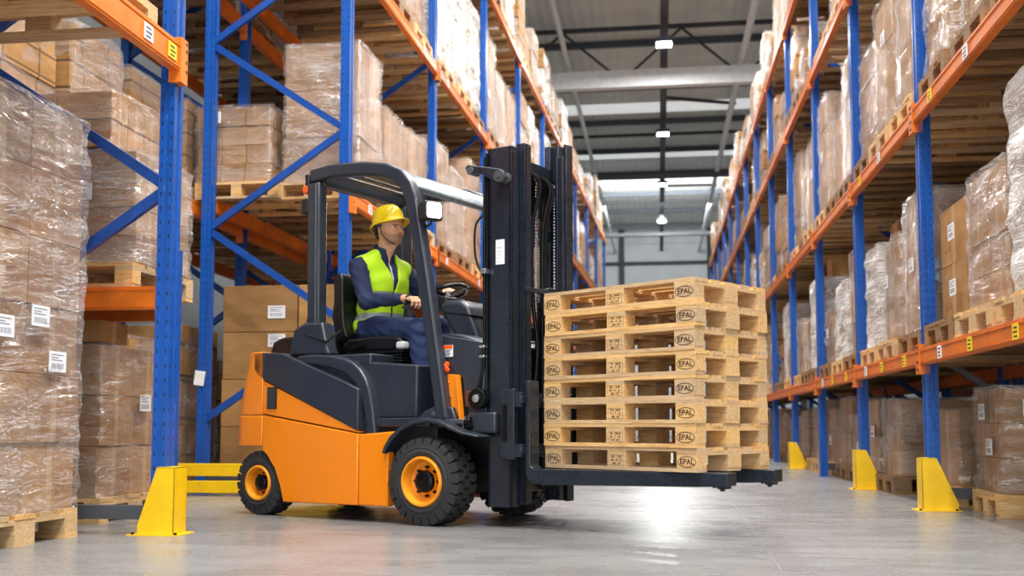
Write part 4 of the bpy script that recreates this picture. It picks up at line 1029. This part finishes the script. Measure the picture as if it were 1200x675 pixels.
def skin(name, parts, mats, parent, matfn=None, iters=0):
    V = []; F = []; b = 0
    for v, f in parts: V.append(v); F.append(f+b); b += len(v)
    V = np.concatenate(V)-PB; F = np.concatenate(F)
    me = bpy.data.meshes.new(name); me.vertices.add(len(V)); me.vertices.foreach_set('co', V.ravel().astype(np.float32))
    me.loops.add(F.size); me.loops.foreach_set('vertex_index', F.ravel().astype(np.int32))
    me.polygons.add(len(F)); me.polygons.foreach_set('loop_start', np.arange(0, F.size, 4).astype(np.int32)); me.polygons.foreach_set('loop_total', np.full(len(F), 4, np.int32))
    for m in mats: me.materials.append(m)
    me.update(calc_edges=True); me.polygons.foreach_set('use_smooth', [True]*len(F))
    if matfn:
        cc = V[F].mean(1)+PB; me.polygons.foreach_set('material_index', matfn(cc).astype(np.int32))
    me.validate(); me.update()
    o = obj(name, me, parent)
    if iters: md = o.modifiers.new('relax', 'SMOOTH'); md.factor = .5; md.iterations = iters
    return o
pw = Matrix.Rotation(TA, 4, 'Z') @ Vector(PB)+Vector(TO)
DR = thing('person', 'driver in a yellow hard hat, lime vest and navy workwear, seated and steering the forklift', 'person', (pw.x, pw.y, pw.z), TA)
# -- head (local frame: +x face, z up, origin under the chin)
HO = np.array((-.712, 0.0, 1.720)); HY = R(-4); HR = np.array(Euler((0, R(-2), HY)).to_matrix())
def hp(x, y, z): return HR @ np.array((x, y, z))*1.06+HO
hd = Field(HO-(.14, .12, .14), HO+(.16, .12, .27), .0032)
def HE(c, r, k=.01, sub=False, rot=(0, 0, 0)):
    e = (Matrix(HR.tolist()).to_4x4() @ Euler(rot).to_matrix().to_4x4()).to_euler(); hd.ell(hp(*c), np.array(r)*1.06, tuple(e), k, sub)
def HC(a, b, ra, rb=None, k=.008, sub=False): hd.cap(hp(*a), hp(*b), ra, rb, k, sub)
HE((-.012, 0, .125), (.096, .074, .088)); HE((.018, 0, .075), (.066, .062, .075), .02); HE((.032, 0, .04), (.05, .050, .046), .02); HC((.062, -.030, .052), (.062, .030, .052), .016, k=.02)
HC((.058, -.008, .014), (.058, .008, .014), .019, k=.016); HC((-.02, -.052, .048), (.045, -.026, .014), .017, .017, .016); HC((-.02, .052, .048), (.045, .026, .014), .017, .017, .016)
for s_ in (-1, 1):
    HC((.070, s_*.012, .104), (.056, s_*.045, .104), .010, .008, .010)
    HE((.052, s_*.040, .068), (.024, .018, .018), .014)
    HE((.079, s_*.031, .089), (.013, .0155, .0085), .006, True)
    hd.ell(hp(.0655, s_*.030, .0885), (.0136, .0136, .0125), None, .002)
    HC((.079, s_*.018, .0965), (.066, s_*.045, .094), .0040, .0036, .003)
    HE((-.012, s_*.073, .078), (.019, .0075, .030), .004, rot=(0, R(-12), R(s_*22))); HE((-.006, s_*.080, .080), (.009, .005, .017), .003, True)
    HE((.087, s_*.0105, .059), (.009, .0065, .006), .005)
    HE((.100, s_*.0055, .0515), (.003, .0025, .0025), .002, True)
HC((.078, 0, .098), (.099, 0, .068), .0062, .0078, .009); HE((.099, 0, .0645), (.0095, .0085, .0075), .006)
HC((.073, -.018, .0375), (.073, .018, .0375), .004, k=.006); HC((.079, -.010, .0395), (.079, .010, .0395), .0048, k=.005); HC((.077, -.009, .0315), (.077, .009, .0315), .0052, k=.005)
HC((.0845, -.015, .0357), (.0845, .015, .0357), .0010, k=.003, sub=True)
hd.cap(hp(-.02, 0, .05), hp(-.045, 0, -.12), .050, .058, .018)
HC((.050, 0, -.01), (.0, 0, -.06), .012, .012, .02)
HV = hd.mesh()
# -- hands
def hand(w, u, n, thumb, curls, L=.95, spread=.10, th=None):
    """w wrist, u finger direction, n palm normal, thumb: sign of the thumb side along u x n"""
    u = np.array(u, float); u /= np.linalg.norm(u); n = np.array(n, float); n -= u*(n@u); n /= np.linalg.norm(n); s_ = np.cross(u, n)*thumb; w = np.array(w, float)
    f = Field(w-.115-.03*abs(u)*0, w+.115+.03, .0023) if False else Field(np.minimum(w-.07, w+u*.16-.09), np.maximum(w+.07, w+u*.16+.09), .0024)
    f.cap(w-u*.03, w+u*.012, .026, .025, .01)
    offs = (.031, .0105, -.0105, -.030); ln = (.069, .077, .071, .056)
    for i in range(4):
        kn = w+u*(.086-(.004, 0, .004, .012)[i])*L+s_*offs[i]*L-n*.004*(1, .0, .2, 1)[i]*0
        f.cap(w+u*.012+s_*offs[i]*.55, kn, .0145, .0125, .012)
        p = kn; ang = 0; d0 = u+s_*(offs[i]/.031)*spread; d0 /= np.linalg.norm(d0)
        segs = (.46, .30, .24); rr = (.0098, .0090, .0082, .0072)
        if i == 3: rr = tuple(q*.87 for q in rr)
        for j in range(3):
            ang += R(curls[j]+(0, 2, 5, 9)[i]); d = d0*math.cos(ang)+n*math.sin(ang); q = p+d*ln[i]*segs[j]*L; f.cap(p, q, rr[j], rr[j+1], .0035); f.ell(p, (rr[j]*1.08,)*3, None, .003); p = q
    b = w+u*.022*L+s_*.020+n*.006; th = th or ((.034, .020, .012), (.030, .006, .014), (.022, -.004, .010))
    p = b; f.cap(w+u*.01, b, .017, .0165, .012); r0 = .0145
    for (a, c_, d_) in th:
        q = p+(u*a+s_*c_+n*d_)*L; f.cap(p, q, r0, r0-.002, .006); p = q; r0 -= .0022
    return f.mesh()
WR = np.array((-.428, -.222, 1.322)); ER = np.array((-.655, -.282, 1.318)); SR = np.array((-.808, -.195, 1.553))
WL = np.array((-.405, .222, 1.408)); EL = np.array((-.575, .290, 1.335)); SL = np.array((-.732, .195, 1.553))
hr_ = hand(WR+(.012, 0, .002), (.98, .05, -.05), (0, .15, -1), 1, (34, 46, 34))
hl_ = hand(WL+(.006, -.008, .003), (.60, -.79, -.04), (.0, -.1, -1), -1, (38, 52, 36))
# inner torso and limbs under the clothes keep the figure one body
tb = Field((-1.0, -.36, .60), (-.15, .36, 1.72), .011)
TY = R(-14)
TOR = [((-.80, 0, 1.18), (.110, .160, .10)), ((-.785, 0, 1.30), (.105, .152, .13)), ((-.77, 0, 1.45), (.115, .178, .155))]
LEG = {-1: ((-.79, -.095, 1.165), (-.365, -.135, 1.135), (-.300, -.150, .705)), 1: ((-.79, .095, 1.165), (-.395, .125, 1.165), (-.235, .135, .725))}
for c_, r_ in TOR: tb.ell(c_, np.array(r_)-.012, (0, 0, TY), .03)
tb.cap((-.78, -.13, 1.55), (-.78, .13, 1.55), .05, k=.03).cap((-.775, 0, 1.55), (-.755, 0, 1.66), .055, .052, .03)
for S_, E_, W_ in ((SR, ER, WR), (SL, EL, WL)): tb.cap(S_, E_, .045, .036, .02).cap(E_, W_, .035, .022, .015)
for s_ in (-1, 1): h_, k_, a_ = LEG[s_]; tb.cap(h_, k_, .072, .05, .03).cap(k_, a_, .048, .034, .02)
def bodymat(c):
    L_ = (c-HO) @ HR/1.06; x, y, z = L_[:, 0], L_[:, 1], L_[:, 2]
    m = np.zeros(len(c)); head = (z > -.03) & (x > -.13)
    beard = head & (z < .047) & (z > .0-.012) & (x > .0) & ~((abs(y) < .016) & (z > .034)) & ((z < .03+.12*np.maximum(0, .045-x)) | (x > .06))
    m[beard] = 1
    m[head & (x > .072) & (abs(y) < .021) & (z > .045) & (z < .052)] = 1
    m[head & (x > .076) & (abs(y) < .0175) & (z > .0265) & (z < .0445)] = 2
    m[head & (x > .045) & (abs(y) > .012) & (abs(y) < .047) & (z > .0955) & (z < .1025)] = 3
    for s_ in (-1, 1):
        e = np.sqrt((x-.0655)**2+(y-s_*.030)**2+(z-.0885)**2); on = head & (e < .0136) & (x > .068) & (abs(z-.0885) < .0072)
        m[on] = 4; m[on & (np.sqrt((y-s_*.0325)**2+(z-.0890)**2) < .0058)] = 5
    return m
def bodymat2(c):
    m = bodymat(c); return np.where(m == 4, 1, np.where(m == 5, 2, 0))
bo = skin('body', [HV, hr_, hl_, tb.mesh()], [SKINF, EYEW, IRIS], DR, bodymat2)
co = np.empty(len(bo.data.vertices)*3, np.float32); bo.data.vertices.foreach_get('co', co); co = co.reshape(-1, 3)+PB
L_ = (co-HO) @ HR/1.06; x, y, z = L_[:, 0], L_[:, 1], L_[:, 2]
def sm(a, b, v): t = np.clip((v-a)/(b-a), 0, 1); return t*t*(3-2*t)
headm = sm(-.05, -.03, z)*(x > -.14)
tone = np.tile(np.array(C('#e8b08a')[:3]), (len(co), 1))
def blend(mask, col, k):
    global tone
    tone = tone*(1-(mask*k)[:, None])+np.array(C(col)[:3])*(mask*k)[:, None]
blend(headm*sm(.03, .055, x)*(1-sm(.02, .05, abs(y)))*sm(.05, .065, z)*(1-sm(.075, .09, z)), '#d9866a', .35)
beard = headm*(1-sm(.034, .056, z-.55*np.clip(.045-x, 0, .06)))*sm(-.022, -.004, z)*sm(-.005, .012, x)
mous = headm*sm(.066, .074, x)*(1-sm(.018, .026, abs(y)))*sm(.040, .045, z)*(1-sm(.051, .057, z))
blend(np.maximum(beard, mous), '#7a5240', .42)
blend(headm*sm(.070, .075, x)*(1-sm(.013, .018, abs(y)))*sm(.0265, .030, z)*(1-sm(.041, .0445, z)), '#b5685a', .8)
brow = headm*sm(.045, .055, x)*sm(.010, .015, abs(y))*(1-sm(.042, .050, abs(y)))*sm(.0965, .0985, z+.06*np.clip(abs(y)-.03, 0, 1))*(1-sm(.1025, .1045, z+.06*np.clip(abs(y)-.03, 0, 1)))
blend(brow, '#2a1a10', .9)
at = bo.data.attributes.new('tone', 'FLOAT_COLOR', 'POINT'); at.data.foreach_set('color', np.c_[tone, np.ones(len(tone))].astype(np.float32).ravel())
# -- hair below the helmet
hh = Field(HO-(.13, .11, .0), HO+(.13, .12, .25), .0034)
hh.ell(hp(-.016, 0, .128), (.096, .0775, .090), None, .01); hh.ell(hp(-.045, 0, .075), (.060, .066, .06), None, .02)
def cutf(X, Y, Z):
    P = (np.stack([X, Y, Z], -1)-HO) @ HR/1.06; x, y, z = P[..., 0], P[..., 1], P[..., 2]
    front = np.maximum(x-.028+.0*z, -(x-.028)*0-1); side = .055-z+np.clip(x+.03, -.1, .03)*.4
    lim = np.maximum(x-(.030-.25*np.clip(.11-z, 0, .1)), (.048-z)-np.clip((-.01-x)*.9, 0, .05))
    return lim*.97
hh.fn(cutf, 'max'); skin('hair', [hh.mesh()], [HAIR], DR)
# -- jacket
def folds(amp, f1, f2):
    def g(X, Y, Z): return amp*(np.sin(X*f1+Z*f2*1.3+2*np.sin(Y*23))*np.sin(Z*f1*.8-Y*f2+1.7*np.sin(X*19)))
    return g
def torso(f, g, k=.03):
    for c_, r_ in TOR: f.ell(c_, np.array(r_)+g, (0, 0, TY), k)
    f.cap((-.812, -.15, 1.556), (-.738, .15, 1.556), .062+g, k=.035); f.cap((-.80, -.115, 1.59), (-.772, -.035, 1.655), .038+g, .032+g, .03); f.cap((-.755, .115, 1.59), (-.765, .035, 1.655), .038+g, .032+g, .03)
jk = Field((-.98, -.37, 1.10), (-.34, .37, 1.80), .0065); torso(jk, .004)
for S_, E_, W_ in ((SR, ER, WR), (SL, EL, WL)):
    M_ = (S_+E_)/2
    jk.cap(S_, E_, .062, .050, .03); jk.ell(E_, (.050, .047, .050), None, .015); jk.cap(E_, W_+(W_-E_)*-.06, .047, .034, .015); jk.cap(W_-(W_-E_)*.22, W_-(W_-E_)*.05, .036, .033, .006)
jk.fn(folds(.0042, 62, 48)); 
jk.cap((-.768, 0, 1.61), (-.752, 0, 1.715), .073, .069, .008); jk.cap((-.757, 0, 1.685), (-.740, 0, 1.80), .061, .061, .003, True)
jk.fn(lambda X, Y, Z: np.where((X > -.86) & (X < -.64) & (np.abs(Y) < .1), np.minimum(Z-(1.702-.40*(X+.76)), .2), -9), 'max')
jk.fn(lambda X, Y, Z: np.minimum(np.minimum((Z-1.60)*.36-np.abs(Y+.25*(X+.77)), X+.745), Z-1.595), 'max')
def jmat(c): return ((abs(c[:, 1]+.25*(c[:, 0]+.77)) < .005) & (c[:, 0] > -.74) & (c[:, 2] > 1.2)).astype(int)
skin('jacket', [jk.mesh()], [NAVY, PIPE], DR, jmat, 1)
# -- trousers
tr = Field((-.98, -.30, .68), (-.20, .30, 1.30), .0068); tr.ell((-.80, 0, 1.185), (.118, .158, .095), None, .03)
for s_ in (-1, 1):
    h_, k_, a_ = [np.array(q) for q in LEG[s_]]
    tr.cap(h_, k_, .090, .070, .03); tr.ell(k_, (.071, .066, .070), None, .02); tr.cap(k_+(0, 0, -.01), a_+(0, 0, .05), .066, .060, .02); tr.cap(a_+(0, 0, .06), a_+(.002, 0, .035), .062, .060, .006)
tr.fn(folds(.0048, 50, 42)); skin('trousers', [tr.mesh()], [NAVYT], DR, None, 1)
# -- vest with tape bands
vs2 = Field((-.99, -.30, 1.10), (-.53, .30, 1.68), .0062); torso(vs2, .014); vs2.ell((-.80, 0, 1.20), (.125, .172, .10), None, .02)
vs2.fn(folds(.0030, 44, 30))
for s_ in (-1, 1):
    S_ = SR if s_ < 0 else SL; o_ = np.array((-.016 if s_ < 0 else .016, s_*.088, 0)); vs2.cap(S_+o_+(0, 0, -.11), S_+o_+(0, 0, .08), .068, .068, .006, True)
def vcut(X, Y, Z):
    v_ = np.maximum(-(np.abs(Y)-(.018+(Z-1.40)*.33)), -99); vee = np.minimum(np.minimum(.006+(Z-1.41)*.26-np.abs(Y+.02*(X > -9)*(1.62-Z)/.2), X+.775), Z-1.385)
    nk = .064-np.sqrt((X+.765)**2+Y**2); nk = np.minimum(nk, Z-1.59)
    hem = (1.150+.10*(X+.80))-Z
    return np.maximum(np.maximum(vee, nk), hem)
vs2.fn(vcut, 'max')
def vmat(c):
    z = c[:, 2]; x = c[:, 0]; y = c[:, 1]; m = np.zeros(len(c)); t = .06*(x+.80)
    m[((z-t > 1.352) & (z-t < 1.392)) | ((z-t > 1.222) & (z-t < 1.262))] = 1
    m[(abs(y+.25*(x+.77)) < .0045) & (x > -.74)] = 2
    return m
skin('safety_vest', [vs2.mesh()], [HIVIS, REFL, BLACKP], DR, vmat, 1)
# -- boots
for s_ in (-1, 1):
    a_ = np.array(LEG[s_][2]); g = .603 if s_ < 0 else .62
    bt = Field((a_[0]-.10, a_[1]-.08, g-.01), (a_[0]+.24, a_[1]+.08, a_[2]+.11), .0055)
    bt.cap(a_+(0, 0, .07), (a_[0]-.012, a_[1], g+.06), .047, .043, .02); bt.ell((a_[0]+.01, a_[1], g+.045), (.075, .042, .045), None, .02); bt.ell((a_[0]+.10, a_[1]-.006, g+.035), (.082, .046, .040), None, .02)
    bt.fn(lambda X, Y, Z: g-Z, 'max'); skin('boot', [bt.mesh()], [BOOT], DR)
# -- hard hat
def hat():
    m = MB(); N_ = 72; rows = []
    prof = [(1.17, -.020), (1.175, -.013), (1.14, -.006), (1.03, .0), (1.0, .010), (.985, .03), (.95, .052), (.88, .074), (.77, .092), (.62, .105), (.44, .114), (.24, .119), (.06, .121)]
    vs = []
    for (f_, z) in prof:
        for i in range(N_):
            a = 2*math.pi*i/N_; ca, sa = math.cos(a), math.sin(a)
            bx_ = f_*.118*(1.06 if ca > 0 else 1.0); by_ = f_*.097
            if f_ > 1.02: 
                pk = max(0, ca)**3*(f_-1.0)/.17; bx_ += .030*pk; dz = -.006*max(0, -ca)*(f_-1)/.17+.004*pk
            else: dz = 0
            x, y = bx_*ca, by_*sa
            rid = math.exp(-(y/.011)**2)*.006+math.exp(-((abs(y)-.034)/.007)**2)*.003
            if z < .03: rid *= max(0, z/.03)
            l_ = math.sqrt(x*x+y*y+z*z)+1e-6
            vs.append((x*(1+rid/l_*.5), y, z+dz+rid*(z/.12)))
    fs = [(r*N_+i, r*N_+(i+1) % N_, (r+1)*N_+(i+1) % N_, (r+1)*N_+i) for r in range(len(prof)-1) for i in range(N_)]
    fs.append(tuple((len(prof)-1)*N_+i for i in range(N_)))
    m.add(vs, fs); return m
ho = hat().build('hard_hat', HAT, DR, smooth=60); ho.location = hp(-.012, 0, .125)-PB; ho.rotation_euler = (0, R(-9), HY); ho.scale = (.93, .97, 1.0)
md = ho.modifiers.new('shell', 'SOLIDIFY'); md.thickness = .003
sb_ = MB(); q_ = [hp(.012, -.0815, .104), hp(-.03, -.084, .095), hp(-.08, -.06, .085), hp(-.11, 0, .078), hp(-.08, .06, .085), hp(-.03, .084, .095)]
for a, b in zip(q_, q_[1:]): sb_.bar(a-PB, b-PB, .003, .014)
sb_.build('suspension_band', GREYST, DR)
st_ = [hp(.0, -.0835, .10), hp(.004, -.0815, .07), hp(.010, -.074, .045), hp(.030, -.060, .018), hp(.052, -.036, -.006), hp(.060, -.0, -.012), hp(.052, .036, -.006), hp(.030, .060, .018), hp(.01, .074, .045), hp(.0, .0835, .1)]
hose([tuple(p-PB) for p in st_], .0028, 6).build('chin_strap', BLACKP, DR, smooth=60)

scn.view_settings.view_transform = 'Standard'; scn.view_settings.look = 'None'
scn.view_settings.exposure = 0.18; scn.view_settings.gamma = 1; scn.view_settings.use_curve_mapping = False
